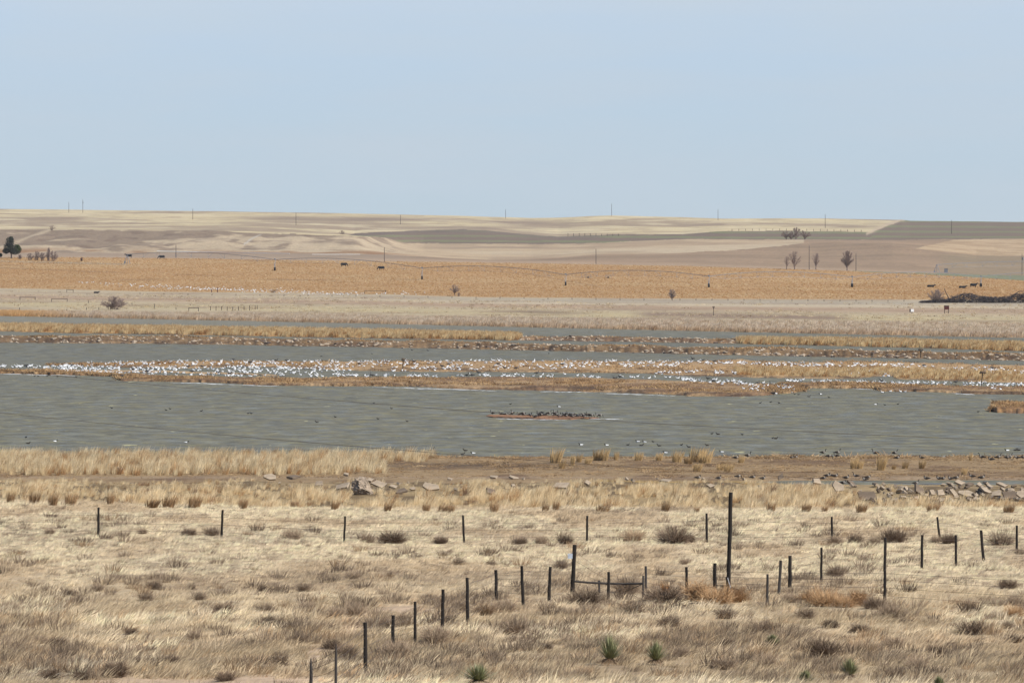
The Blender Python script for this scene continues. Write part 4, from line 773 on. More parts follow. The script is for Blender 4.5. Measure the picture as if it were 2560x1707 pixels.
def slab(u, v, wd, hh, me, label, tilt=None, rz=0, group=None, name='concrete_slab'):
    p = near_pt(u, v); sc = F/p.y; W = wd/sc; H = hh/sc; OBST.append((p.x, p.y, W*.5, 9 if v > 1200 else 5, .93 if wd > 18 else .8)); o = bpy.data.objects.new(name, me); C.objects.link(o)
    tx, ty = tilt if tilt else (.5, 0); o.rotation_euler = (tx, ty, rz); W *= 1.22; H *= 1.15; o.scale = (W, max(W*.7, H/max(.25, abs(math.sin(tx)))*.9) if abs(math.sin(tx)) > .3 else W*.8, 1.0)
    o.location = p + Vector((0, 0, H*.55)); lab(o, label, 'concrete slab' if name == 'concrete_slab' else 'rock', group); return o
slab(676, 1205, 30, 20, SL[0], 'light grey squarish slab leaning in grass, leftmost large slab on the berm', (.9, .1), .2); slab(735, 1198, 32, 9, SL[7], 'long dark flat block lying on the berm crest at left', (.25, 0), 0)
slab(798, 1217, 24, 14, sq, 'small upright pale slab between the dark block and the boulder', (1.2, 0), 0); slab(858, 1224, 40, 14, SL[2], 'low tilted slab touching the left side of the big boulder', (.5, -.35), .1)
p = near_pt(908, 1236); sc = F/p.y; OBST.append((p.x, p.y, 30/sc, 8, .95)); o = inst_obj('boulder', rock_mesh(5, 'boulder', 4, .5), p+Vector((0, 0, .68)), .4, (60/sc, 45/sc, 52/sc)); o.rotation_euler = (0, .45, .3); lab(o, 'big rough brown boulder, the largest rock on the berm', 'boulder')
slab(925, 1206, 20, 10, SL[1], 'small pale slab behind the top of the big boulder', (.7, 0), .3); slab(948, 1222, 34, 18, SL[3], 'grey angular slab right against the big boulder', (.9, .2), .1); slab(984, 1224, 26, 11, SL[4], 'thin light slab second to the right of the big boulder', (.6, .1), .4); slab(1000, 1235, 34, 12, SL[8], 'dull grey low slab half buried in grass right of the boulder', (.4, -.2), .2)
slab(1075, 1226, 40, 16, SL[5], 'broad pale slab further right of the boulder in gold grass', (.8, .1), .1); slab(1124, 1202, 18, 7, SL[1], 'small flat pale slab on the berm crest at centre left', (.3, .1), .5)
slab(1032, 1228, 14, 10, SL[0], 'small pale stone between two slabs right of the boulder', (.9, 0), .1); slab(866, 1191, 16, 8, SL[4], 'lone pale stone on the track above the boulder', (.4, 0), .3); slab(304, 1183, 30, 12, SL[6], 'pale slab poking from tall grass far left by the track', (.6, .5), .3)
slab(1235, 1197, 22, 7, SL[2], 'low pale slab on the crest at centre, left one of a pair', (.4, 0), 0); slab(1283, 1198, 24, 7, SL[5], 'low pale slab on the crest at centre, right one of a pair', (.4, .2), .2); slab(1226, 1236, 28, 14, SL[8], 'grey slab leaning in the grass below the centre pair', (1.0, .3), .3)
slab(1403, 1222, 40, 12, SL[3], 'pale broken slab mostly hidden by grass at centre', (.6, -.1), .2); slab(1468, 1215, 22, 14, SL[1], 'pale block with bright right corner right of centre', (.9, .2), .5); slab(1665, 1206, 34, 6, SL[4], 'thin flat pale slab at the crest near the far fence middle', (.25, 0), 0)
slab(1776, 1222, 22, 12, SL[6], 'pale stone in grass left of the tallest pole top', (.8, 0), .2); o = slab(1952, 1208, 22, 24, SL[7], 'dark grey slab standing upright and leaning right at the channel edge', (1.35, .5), .1); o.scale = (.7, 1.15, 1)
slab(2042, 1212, 32, 14, sq, 'large pale wedge shaped slab against the channel water', (.9, .15), .7); slab(2094, 1236, 30, 34, SL[5], 'tall pale slab standing in gold grass at the left of the rubble heap', (1.25, .3), .3); slab(2130, 1218, 26, 14, SL[9], 'dark broken slab stacked at the left end of the rubble heap', (.5, .5), .3); slab(2165, 1252, 50, 22, SL[8], 'wide flat dull slab low in the grass under the rubble heap', (.9, 0), 0)
slab(2297, 1242, 34, 30, SL[8], 'big brownish grey slab tilted left of the square one', (1.0, .6), .5); slab(2351, 1246, 28, 23, sq, 'large square pinkish slab facing front in the middle of the rubble heap', (1.1, 0), .72)
slab(2383, 1243, 24, 18, SL[3], 'leaning elongated slab right of the square slab', (.9, .7), .3); slab(2418, 1246, 42, 18, SL[0], 'wide tan slab with a dark hollow under it', (.6, .15), .2); slab(2346, 1258, 24, 14, SL[6], 'pale angular slab just below the square slab', (1, .2), .3); slab(2380, 1260, 20, 12, SL[2], 'small bright slab below and right of the square slab', (.8, .6), .3)
slab(2330, 1240, 22, 16, SL[1], 'light narrow slab touching the left side of the square slab', (1, .8), .2); slab(2463, 1232, 34, 12, SL[5], 'long thin slab sloping down right in the heap', (.5, .5), .1); slab(2492, 1246, 34, 18, SL[4], 'pale slab with lit top near the right of the heap', (.7, -.3), .3); slab(2522, 1250, 40, 22, SL[8], 'grey rectangular slab second from the right edge', (1.1, 0), .1); slab(2554, 1252, 26, 26, SL[0], 'tall pinkish slab cut by the right edge', (1.2, .2), .3)
slab(2398, 1213, 32, 11, SL[1], 'bright pale slab at the channel edge above the heap', (.55, .2), .3); slab(2425, 1216, 22, 8, SL[7], 'dark flat slab right beside the bright channel edge slab', (.4, 0), .2); slab(2505, 1218, 26, 9, SL[3], 'pale slab half in the channel near the right edge', (.5, .3), .1)
for i in range(95):
    u = 2100+rng.random()**.8*470; v = rng.uniform(1214, 1258); wd = rng.uniform(7, 22); me = SL[int(rng.integers(0, 10))]
    q_ = '%s %s' % ('small' if wd < 12 else ('mid sized' if wd < 17 else 'larger'), 'tan' if me in SL[:7] else 'grey brown'); sg_ = ('left end', 'left middle', 'right middle', 'right end')[min(3, int((u-2100)/118))]; rw = 'front' if v > 1240 else ('middle' if v > 1227 else 'back')
    slab(u, v, wd, wd*.5, me, '%s concrete fragment in the %s row of the rubble heap, %s' % (q_, rw, sg_), (rng.uniform(.1, 1.2), rng.uniform(-.7, .7)), rng.uniform(0, 3), 'concrete fragments, %s, %s %s' % (q_, rw, sg_), 'rubble_piece')
for i in range(20):
    u = rng.uniform(640, 1960); v = rng.uniform(1196, 1238); wd = rng.uniform(6, 14)
    slab(u, v, wd, wd*.5, SL[int(rng.integers(0, 7))], 'small pale stone showing through the grass on the berm', (rng.uniform(.1, .9), rng.uniform(-.4, .4)), rng.uniform(0, 3), 'small stones in the berm grass', 'stone')
# rocks on the dikes
RK = [rock_mesh(40+s, 'rubble', 1, .4, .7) for s in range(5)] + [rock_mesh(60+s, 'rubble_dark', 1, .4, .7) for s in range(2)]
def dike_rocks(key, n, u0, u1, lb, grp, stuffn, s1=.42):
    for i in range(n):
        u = rng.uniform(u0, u1); s = rng.uniform(.0, s1); x, y, z = isl[key](np.array([u]), np.array([s])); sz = rng.uniform(.3, 1.0)**1.3*1.5
        if key == 'dike' and u < 800 and rng.random() < .35: sz *= .6
        ri = int(rng.integers(0, 7)); o = inst_obj('dike_rock', RK[ri], (x[0], y[0], max(z[0], 0)+.08), rng.uniform(0, 6), (sz*1.5, sz, sz*.75)); q_ = '%s %s' % ('large' if sz > .8 else ('mid sized' if sz > .45 else 'small'), 'pale' if ri < 5 else 'dark'); sg_ = ('far left', 'left', 'centre left', 'centre right', 'right', 'far right')[min(5, max(0, int(u/427)))]
        lab(o, '%s broken rock %s, %s stretch' % (q_, lb.split(' rock ')[1], sg_), 'rock', '%s, %s %s' % (grp, q_, sg_))
    k = stuffn; u = rng.uniform(u0, u1, k); s = rng.uniform(0, s1+.1, k); x, y, z = isl[key](u, s); V = []; Fc = []
    for i in range(k):
        a = rng.uniform(.15, .45); c_ = np.array([x[i], y[i], max(z[i], 0)+a*.2]); pp = [c_+np.array(q)*a*rng.uniform(.7, 1.3) for q in ((-1.3, 0, 0), (0, -1, 0), (1.3, 0, 0), (0, 1, 0), (0, 0, .8))]; b0 = len(V); V += pp; Fc += [(b0, b0+1, b0+4), (b0+1, b0+2, b0+4), (b0+2, b0+3, b0+4), (b0+3, b0, b0+4)]
    o = np_mesh('rock_fragments', np.array(V), np.array(Fc), M['rubble'], smooth=False); lab(o, 'small pale rock fragments strewn ' + lb.split(' rock ')[1], 'rubble', kind='stuff')
dike_rocks('dike', 240, -20, 2580, 'pale broken rock along the waterline of the long dike', 'broken rocks along the long dike', 420)
dike_rocks('reedM', 45, 1300, 1860, 'pale broken rock on the short spit behind the dike', 'broken rocks on the short spit', 90, .6)
x, y, z = isl['dike'](np.array([1863.0]), np.array([.75])); o = inst_obj('boulder', rock_mesh(91, 'white', 2, .3, .6), (x[0], y[0], z[0]+.1), 0, (1.5, 1.0, 1.3)); lab(o, 'rounded white boulder on top of the long dike right of centre', 'boulder')

# ------------------------------------------------------------------ birds
def bird(path, mats, legs=None, n=8, parts=None, wing=None):
    """one continuous body: (x, z, half width, half height, material index)"""
    m = MB(); vs = []; fs = []; mi = []; k = len(path)
    for (x, z, ry, rz, q) in path:
        for j in range(n):
            th = 2*math.pi*j/n; vs.append((x, ry*math.cos(th), z+rz*math.sin(th)))
    # turn the rings perpendicular to the path
    out_ = []
    for i in range(k):
        a = path[max(i-1, 0)]; b_ = path[min(i+1, k-1)]; t = Vector((b_[0]-a[0], 0, b_[1]-a[1])).normalized(); up = Vector((-t.z, 0, t.x)); x, z, ry, rz, q = path[i]
        for j in range(n): th = 2*math.pi*j/n; p = Vector((x, 0, z)) + Vector((0, 1, 0))*ry*math.cos(th) + up*rz*math.sin(th); out_.append(p)
    for i in range(k-1):
        for j in range(n):
            mq = path[i][4]
            if wing is not None and i in wing and 0 < j < 4: mq = wing[i]
            m.f.append((i*n+j, i*n+(j+1) % n, (i+1)*n+(j+1) % n, (i+1)*n+j)); m.m.append(mq)
    m.v = [tuple(p) for p in out_]; m.f.append(tuple(range(n))[::-1]); m.m.append(path[0][4]); m.f.append(tuple((k-1)*n+j for j in range(n))); m.m.append(path[-1][4])
    if legs:
        for s in (-1, 1): m.tube([(legs[0], s*.05, legs[1]), (legs[0]+.02, s*.05, .1), (legs[0], s*.05, 0), (legs[0]+.07, s*.05, .005)], [.016, .012, .014, .01], 4, legs[2])
    return m.mesh('goose_body', mats, True)
WH = [M['snow'], M['blackf'], M['bill']]
def goose_paths(body, neck, tip, bill, cheek=None, breast=None):
    br = breast if breast is not None else body; ck = cheek if cheek is not None else neck
    b = lambda dz=0: [(-.42, .30+dz, .015, .012, tip), (-.33, .31+dz, .05, .04, tip), (-.22, .32+dz, .09, .075, body), (-.08, .32+dz, .125, .115, body), (.07, .325+dz, .125, .125, br), (.17, .35+dz, .095, .10, br)]
    A_ = b() + [(.235, .42, .05, .055, neck), (.255, .50, .033, .036, neck), (.27, .59, .03, .032, neck), (.30, .655, .036, .04, ck), (.345, .665, .032, .034, neck), (.39, .655, .016, .018, bill), (.43, .645, .006, .008, bill)]
    B_ = b() + [(.25, .38, .05, .05, neck), (.33, .32, .034, .034, neck), (.39, .22, .03, .03, neck), (.42, .13, .034, .036, ck), (.44, .08, .026, .026, neck), (.45, .03, .012, .014, bill)]
    C_ = b(-.17) + [(.21, .22, .055, .055, neck), (.22, .30, .036, .036, neck), (.20, .37, .036, .038, ck), (.155, .385, .03, .03, neck), (.11, .37, .014, .015, bill)]
    D_ = b(-.20) + [(.235, .22, .05, .055, neck), (.255, .30, .033, .036, neck), (.27, .38, .03, .032, neck), (.30, .44, .036, .04, ck), (.345, .45, .032, .034, neck), (.40, .44, .014, .016, bill)]
    return A_, B_, C_, D_
sA, sB, sC, sD = goose_paths(0, 0, 1, 2)
SNOW = [bird(sA, WH, (.0, .24, 2)), bird(sB, WH, (.0, .24, 2)), bird(sC, WH), bird(sD, WH)]
CG = [M['brownf'], M['blackf'], M['palef'], M['snow']]
cA, cB, cC, cD = goose_paths(0, 1, 1, 1, 1, 2)
CAN = [bird(cA, CG, (.0, .24, 1)), bird(cB, CG, (.0, .24, 1)), bird(cC, CG), bird(cD, CG)]
DG = [M['greyf'], M['blackf']]
dA, dB, dC, dD = goose_paths(0, 0, 1, 1)
BLU = [bird(dA, DG, (.0, .24, 1)), bird(dB, DG, (.0, .24, 1)), bird(dC, DG)]
def duck_path(b_, h_, br): return [(-.25, .10, .01, .01, b_), (-.18, .07, .06, .04, b_), (-.05, .06, .09, .07, b_), (.08, .06, .08, .07, br), (.14, .12, .035, .045, h_), (.16, .18, .03, .035, h_), (.19, .21, .036, .036, h_), (.23, .20, .022, .02, h_), (.28, .19, .01, .008, h_)]
DUCK = [bird(duck_path(0, 1, 0), DG), bird(duck_path(0, 1, 1), [M['snow'], M['blackf']]), bird(duck_path(0, 0, 0), [M['brownf']])]
COOT = bird([(-.17, .09, .01, .01, 0), (-.1, .07, .06, .05, 0), (.02, .06, .075, .065, 0), (.1, .08, .05, .05, 0), (.13, .15, .025, .03, 0), (.16, .19, .028, .03, 0), (.2, .18, .01, .012, 1)], [M['blackf'], M['snow']])
def zone_at(u, v):
    """height of whatever stands under a bird placed at photo position (u, v)"""
    return 0
SNO = 0; snow_pts = []
def flock(n, poly_top, poly_bot, key, dark=.05, clump=.5):
    """points between two curves, jittered into loose clumps"""
    u0, u1 = poly_top[0][0], poly_top[-1][0]; tf, bf = cv(poly_top), cv(poly_bot); out_ = []; t0 = 0
    while len(out_) < n and t0 < 60*n:
        t0 += 1; u = rng.uniform(u0, u1); v = rng.uniform(tf(u), bf(u))
        if vnoise(u/22, v/3.2, 201) < clump*rng.random()+.12: continue
        out_.append((u, v, key))
    return out_
snow_pts += flock(640, [(150, 912), (300, 906), (450, 903), (860, 904)], [(150, 932), (300, 936), (450, 941), (860, 943)], 'dense flock at left on the islands', clump=.4)
snow_pts += flock(70, [(0, 915), (100, 915), (190, 915)], [(0, 919), (100, 921), (190, 927)], 'shallow water at the far left end of the flock')
snow_pts += flock(330, [(860, 903), (1250, 901), (1700, 903)], [(860, 925), (1250, 927), (1700, 918)], 'broad island in the middle of the flock', clump=.9)
snow_pts += flock(42, [(860, 938), (1100, 938)], [(860, 944), (1100, 944)], 'left half of the middle channel'); snow_pts += flock(60, [(1130, 936), (1700, 939)], [(1130, 942), (1700, 948)], 'right half of the middle channel')
snow_pts += flock(50, [(1700, 904), (1900, 908)], [(1700, 911), (1900, 912)], 'back edge of the broad island right of centre')
snow_pts += flock(34, [(1640, 928), (1850, 932)], [(1640, 935), (1850, 937)], 'lower edge of the broad island right of centre')
snow_pts += flock(110, [(1700, 946), (1850, 952), (1990, 968)], [(1700, 954), (1850, 966), (1990, 975)], 'tip of the front island at right')
snow_pts += flock(10, [(1850, 974), (2020, 974)], [(1850, 980), (2020, 979)], 'waterline below the tip of the front island')
snow_pts += flock(190, [(1900, 909), (2230, 912), (2400, 918), (2560, 926)], [(1900, 917), (2230, 920), (2400, 931), (2560, 940)], 'back of the broad island at right', clump=.8)
snow_pts += flock(18, [(1950, 922), (2230, 926)], [(1950, 932), (2230, 944)], 'open turf of the broad island at right')
snow_pts += flock(140, [(1960, 951), (2140, 953), (2560, 960)], [(1960, 955), (2140, 960), (2560, 968)], 'channel at right', clump=.3)
snow_pts += [(2207, 976, 'waterline below the right hand island'), (2226, 978, 'waterline below the right hand island'), (2252, 975, 'waterline below the right hand island'), (2263, 974, 'waterline below the right hand island'), (2480, 974, 'mound at the right end'), (2487, 976, 'mound at the right end'), (2502, 975, 'mound at the right end')]
KEYS = list(isl.keys()); TREES = {}
def isl_height(u, D):
    for k in ('front', 'back', 'bar', 'right'):
        s = np.linspace(0, 1, 25); x, y, z = isl[k](np.full(25, u), s)
        if y[0] <= D <= y[-1]:
            return float(np.interp(D, y, z))
    return -1
def standing(u, v):
    D = float(Dwater(v, 0)); 
    for _ in range(3):
        h = isl_height(u, D); D = float(Dwater(v, max(h, 0)))
    h = isl_height(u, D); return Vector((D*(u-1280)/F, D, max(h, 0))), h > .02
# corn field geese, far away
corn_geese = []
for _ in range(280):
    u = rng.triangular(150, 560, 1180) if rng.random() < .8 else rng.uniform(200, 900); t = (u-230)/900; v = 708 + 27*min(max(t*1.5, 0), 1)**.8 + rng.normal(0, 2.5); corn_geese.append((u, min(v, 737)))
allg = [(1.0/float(Dwater(v)), u, v, k) for (u, v, k) in snow_pts]; allg.sort(reverse=True)
WV = [np.array([p[:] for p in [list(vv.co) for vv in me.vertices]]) for me in SNOW]; WF = [[tuple(pl.vertices) for pl in me.polygons] for me in SNOW]; WM = [[pl.material_index for pl in me.polygons] for me in SNOW]
restV, restF, restM = [], [], []
def add_rest(loc, rz, sc, vi):
    c_, s_ = math.cos(rz)*sc, math.sin(rz)*sc; o0 = len(restV)
    for (x, y, z) in WV[vi]: restV.append((loc[0]+x*c_-y*s_, loc[1]+x*s_+y*c_, loc[2]+z*sc))
    restF.extend([tuple(a+o0 for a in f) for f in WF[vi]]); restM.extend(WM[vi])
for i, (_, u, v, k) in enumerate(allg):
    loc, land = standing(u, v); rz = rng.choice([0, math.pi])+rng.normal(0, .7); vi = int(rng.choice([0, 1, 2, 3], p=[.36, .3, .22, .12])) if land else (int(rng.choice([3, 0, 2], p=[.55, .25, .2])))
    if not land and vi in (0,): loc.z -= .12
    sc = rng.uniform(.80, .98)
    if i < 292:
        o = inst_obj('snow_goose', SNOW[vi], loc, rz, sc); k2 = k + (' (%s part)' % ('near left', 'middle', 'far right')[min(2, int((u-1960)/200))] if k == 'channel at right' else ''); k2 = k2.replace('(', '').replace(')', ''); ps = ('standing white goose with raised neck', 'white goose feeding with lowered head', 'white goose resting with folded neck', 'low white goose sitting or swimming')[vi]
        lab(o, ps + (' in the ' if 'flock' in k.split()[:2] else ' at the ') + k2, 'goose', 'geese at the %s, pose: %s' % (k2, ps))
    else: add_rest(loc, rz, sc, vi)
for (u, v) in corn_geese:
    p = far_pt(u, v); add_rest(p, rng.choice([0, math.pi])+rng.normal(0, .6), .95, int(rng.choice([0, 1, 2])))
me = bpy.data.meshes.new('snow_goose_flock'); me.from_pydata(restV, [], restF)
for q in WH: me.materials.append(q)
me.polygons.foreach_set('material_index', restM); me.polygons.foreach_set('use_smooth', [True]*len(restF)); o = bpy.data.objects.new('snow_goose_flock', me); C.objects.link(o); lab(o, 'mass of smaller white geese farther back on the islands and in the corn stubble', 'geese', kind='stuff')
# dark geese among the white ones
DK = [(332, 928, 'h'), (368, 931, 'h'), (440, 919, 'h'), (470, 919, 'h'), (582, 903, 'h'), (690, 906, 'h'), (716, 905, 'h'), (505, 918, 'h'), (545, 936, 'h'), (626, 910, 'h'), (480, 932, 'h'), (575, 938, 'h'), (65, 919, 'h'), (180, 917, 'h'), (286, 943, 'h'), (296, 942, 'h'), (305, 943, 'h'), (898, 914, 'h'), (1035, 908, 'h'), (1090, 909, 'h'), (1122, 912, 'h'), (1105, 920, 'h'), (1244, 914, 'h'), (1262, 924, 'h'), (1290, 925, 'h'), (1406, 915, 'h'), (1196, 936, 'h'), (1167, 943, 'h'), (1180, 943, 'h'), (1342, 937, 'h'), (925, 941, 'h'), (932, 943, 'h'), (1758, 903, 'h'), (1732, 901, 'h'), (1787, 907, 'h'), (1770, 951, 'h'), (1782, 954, 'h'), (1862, 960, 'h'), (1895, 959, 'h'), (1928, 966, 'h'), (1934, 982, 'h'), (2478, 924, 'h'), (2484, 922, 'h'), (2204, 957, 'h'), (1836, 935, 'h'), (1536, 947, 'h'), (1550, 947, 'h'), (2390, 960, 'h'), (2310, 918, 'h')]
DK.sort()
for i, (u, v, _) in enumerate(DK):
    loc, land = standing(u, v); o = inst_obj('dark_goose', BLU[int(rng.integers(0, 3))], loc, rng.choice([0, math.pi])+rng.normal(0, .5), rng.uniform(1.15, 1.35)); q = 'left' if u < 860 else ('middle' if u < 1600 else 'right')
    lab(o, 'dark grey goose standing among the white flock, %s part of the islands' % q, 'goose', 'dark geese among the %s part of the flock' % q)
# black geese on the sand bar
SB = [(1231, 1037), (1252, 1038), (1264, 1037), (1276, 1039), (1282, 1039), (1297, 1040), (1307, 1041), (1310, 1038), (1325, 1041), (1326, 1046), (1336, 1046), (1341, 1044), (1347, 1046), (1348, 1039), (1352, 1041), (1358, 1038), (1362, 1040), (1366, 1041), (1372, 1041), (1383, 1042), (1388, 1041), (1394, 1041), (1397, 1039), (1396, 1046), (1404, 1043), (1409, 1042), (1415, 1043), (1419, 1041), (1423, 1043), (1428, 1041), (1431, 1045), (1435, 1043), (1440, 1043), (1446, 1044), (1450, 1043), (1455, 1041), (1459, 1046), (1461, 1042), (1467, 1044), (1472, 1044), (1478, 1043), (1494, 1043), (1500, 1043), (1389, 1036), (1355, 1036), (1413, 1039), (1457, 1038)]
SB.sort()
def sand_h(u, D):
    s = np.linspace(0, 1, 25); x, y, z = isl['sand'](np.full(25, u), s); return float(np.interp(D, y, z)) if y[0] <= D <= y[-1] else 0
for i, (u, v) in enumerate(SB):
    D = float(Dwater(v+1, 0)); h = max(sand_h(u, D), 0); o = inst_obj('dark_goose', CAN[int(rng.choice([0, 1, 2, 2]))], (D*(u-1280)/F, D, h), rng.choice([0, math.pi])+rng.normal(0, .6), 1.12)
    sg_ = 'sparse left part' if u < 1318 else ('crowded middle' if u < 1400 else 'crowded right part'); ps = {CAN[0].name: 'standing upright', CAN[1].name: 'with lowered head', CAN[2].name: 'resting with folded neck'}[o.data.name]
    lab(o, 'dark goose %s in the %s of the thin sand bar' % (ps, sg_), 'goose', 'dark geese %s in the %s of the sand bar' % (ps, sg_))
# Canada geese along the near shore
NS = [(2058, 1133, 3, 0, 'swimming neck raised off the mud flat, left of a pair'), (2094, 1133, 3, 0, 'swimming just off the mud flat, right of a pair'), (2189, 1134, 3, 3.14, 'swimming low behind the tall right hand tussock'), (2237, 1134, 3, 0, 'swimming alone to the right of the tall tussock'), (1078, 1128, 3, 0, 'swimming near the end of the waterside grass'), (1979, 1146, 3, 0, 'sitting at the waterline, left of a touching pair'), (1988, 1146, 2, 0, 'resting at the waterline, right of a touching pair'), (2072, 1147, 1, 0, 'with bowed head on the waterline below the swimming pair'), (2091, 1146, 0, 3.14, 'standing on the waterline below the swimming pair'), (1869, 1146, 0, 0, 'standing upright beside thin reeds at the waterline'), (1840, 1147, 2, 0, 'sitting dark at the waterline left of thin reeds'),
      (2243, 1147, 2, 0, 'sleeping on the waterline right of the tall tussock'), (2304, 1147, 2, 3.14, 'small and dark on the waterline above a grass tuft'), (2455, 1150, 0, 3.14, 'standing facing left, first of the row at the right edge'), (2477, 1151, 2, 3.14, 'sitting second in the row at the right edge'), (2495, 1150, 0, 0, 'standing third in the row at the right edge'), (2518, 1151, 1, 0, 'grazing fourth in the row at the right edge'), (2524, 1149, 0, 0, 'standing fifth in the row at the right edge'), (2543, 1151, 1, 3.14, 'grazing sixth in the row at the right edge'), (2557, 1150, 0, 0, 'cut off by the right edge, last of the row'),
      (1745, 1197, 2, 0, 'resting white breasted on the mud flat, leftmost of five'), (1797, 1198, 2, 0, 'resting on the mud flat, second of five'), (1845, 1198, 1, 0, 'bending down on the mud flat, middle of five'), (1882, 1196, 2, 0, 'resting on the mud flat, fourth of five'), (1907, 1199, 2, 0, 'resting on the mud flat, last of five, by the slab'), (2059, 1198, 2, 0, 'lying low beside the channel, first of the middle group'), (2068, 1192, 2, 0, 'lying at the back of the middle group'), (2079, 1192, 2, 3.14, 'lying at the back centre of the middle group'), (2088, 1193, 2, 0, 'lying at the back right of the middle group'), (2116, 1197, 2, 0, 'grey and low in the middle of the channel row'), (2140, 1197, 0, 3.14, 'standing dark over a white breast by the channel'), (2163, 1201, 2, 3.14, 'pale bodied at the very edge of the channel'), (2170, 1196, 2, 0, 'dark behind the pale bodied one by the channel'),
      (2316, 1199, 2, 3.14, 'resting left of the two pairs by the channel at right'), (2348, 1199, 2, 3.14, 'in the first resting pair by the channel, left bird'), (2357, 1199, 2, 0, 'in the first resting pair by the channel, right bird'), (2376, 1199, 2, 3.14, 'in the second resting pair by the channel, left bird'), (2390, 1198, 2, 0, 'in the second resting pair by the channel, right bird'), (2430, 1198, 0, 3.14, 'upright and preening near the right end of the channel row'), (2455, 1197, 2, 0, 'white sided, rightmost of the channel row'), (292, 1141, 0, 3.14, 'standing tall behind waterside grass at left, larger of two'), (296, 1146, 1, 3.14, 'bending behind waterside grass at left beside the tall one'), (346, 1141, 0, 0, 'with pale front behind waterside grass at left'), (262, 1147, 2, 0, 'mostly hidden in waterside grass at left'), (130, 1144, 0, 0, 'small behind waterside grass near the left edge'), (60, 1146, 2, 0, 'dark and low in the grass near the left edge'), (38, 1146, 2, 0, 'barely showing in the grass at the far left'), (2108, 1210, 2, 0, 'tiny on the near side of the channel'), (2290, 1210, 3, 0, 'floating dark in the channel at right')]
for (u, v, k, rz, d) in NS:
    p = near_pt(u, v) if v > 1143 else None
    if p is None or p.z < .02: D = float(Dwater(v, 0)); p = Vector((D*(u-1280)/F, D, 0))
    if (u, v) == (2290, 1210): D = float(Dwater(v, 0)); p = Vector((D*(u-1280)/F, D, 0))
    o = inst_obj('canada_goose', CAN[k], p, rz+rng.normal(0, .25), rng.uniform(1.08, 1.22)); lab(o, 'black necked brown goose ' + d, 'goose')
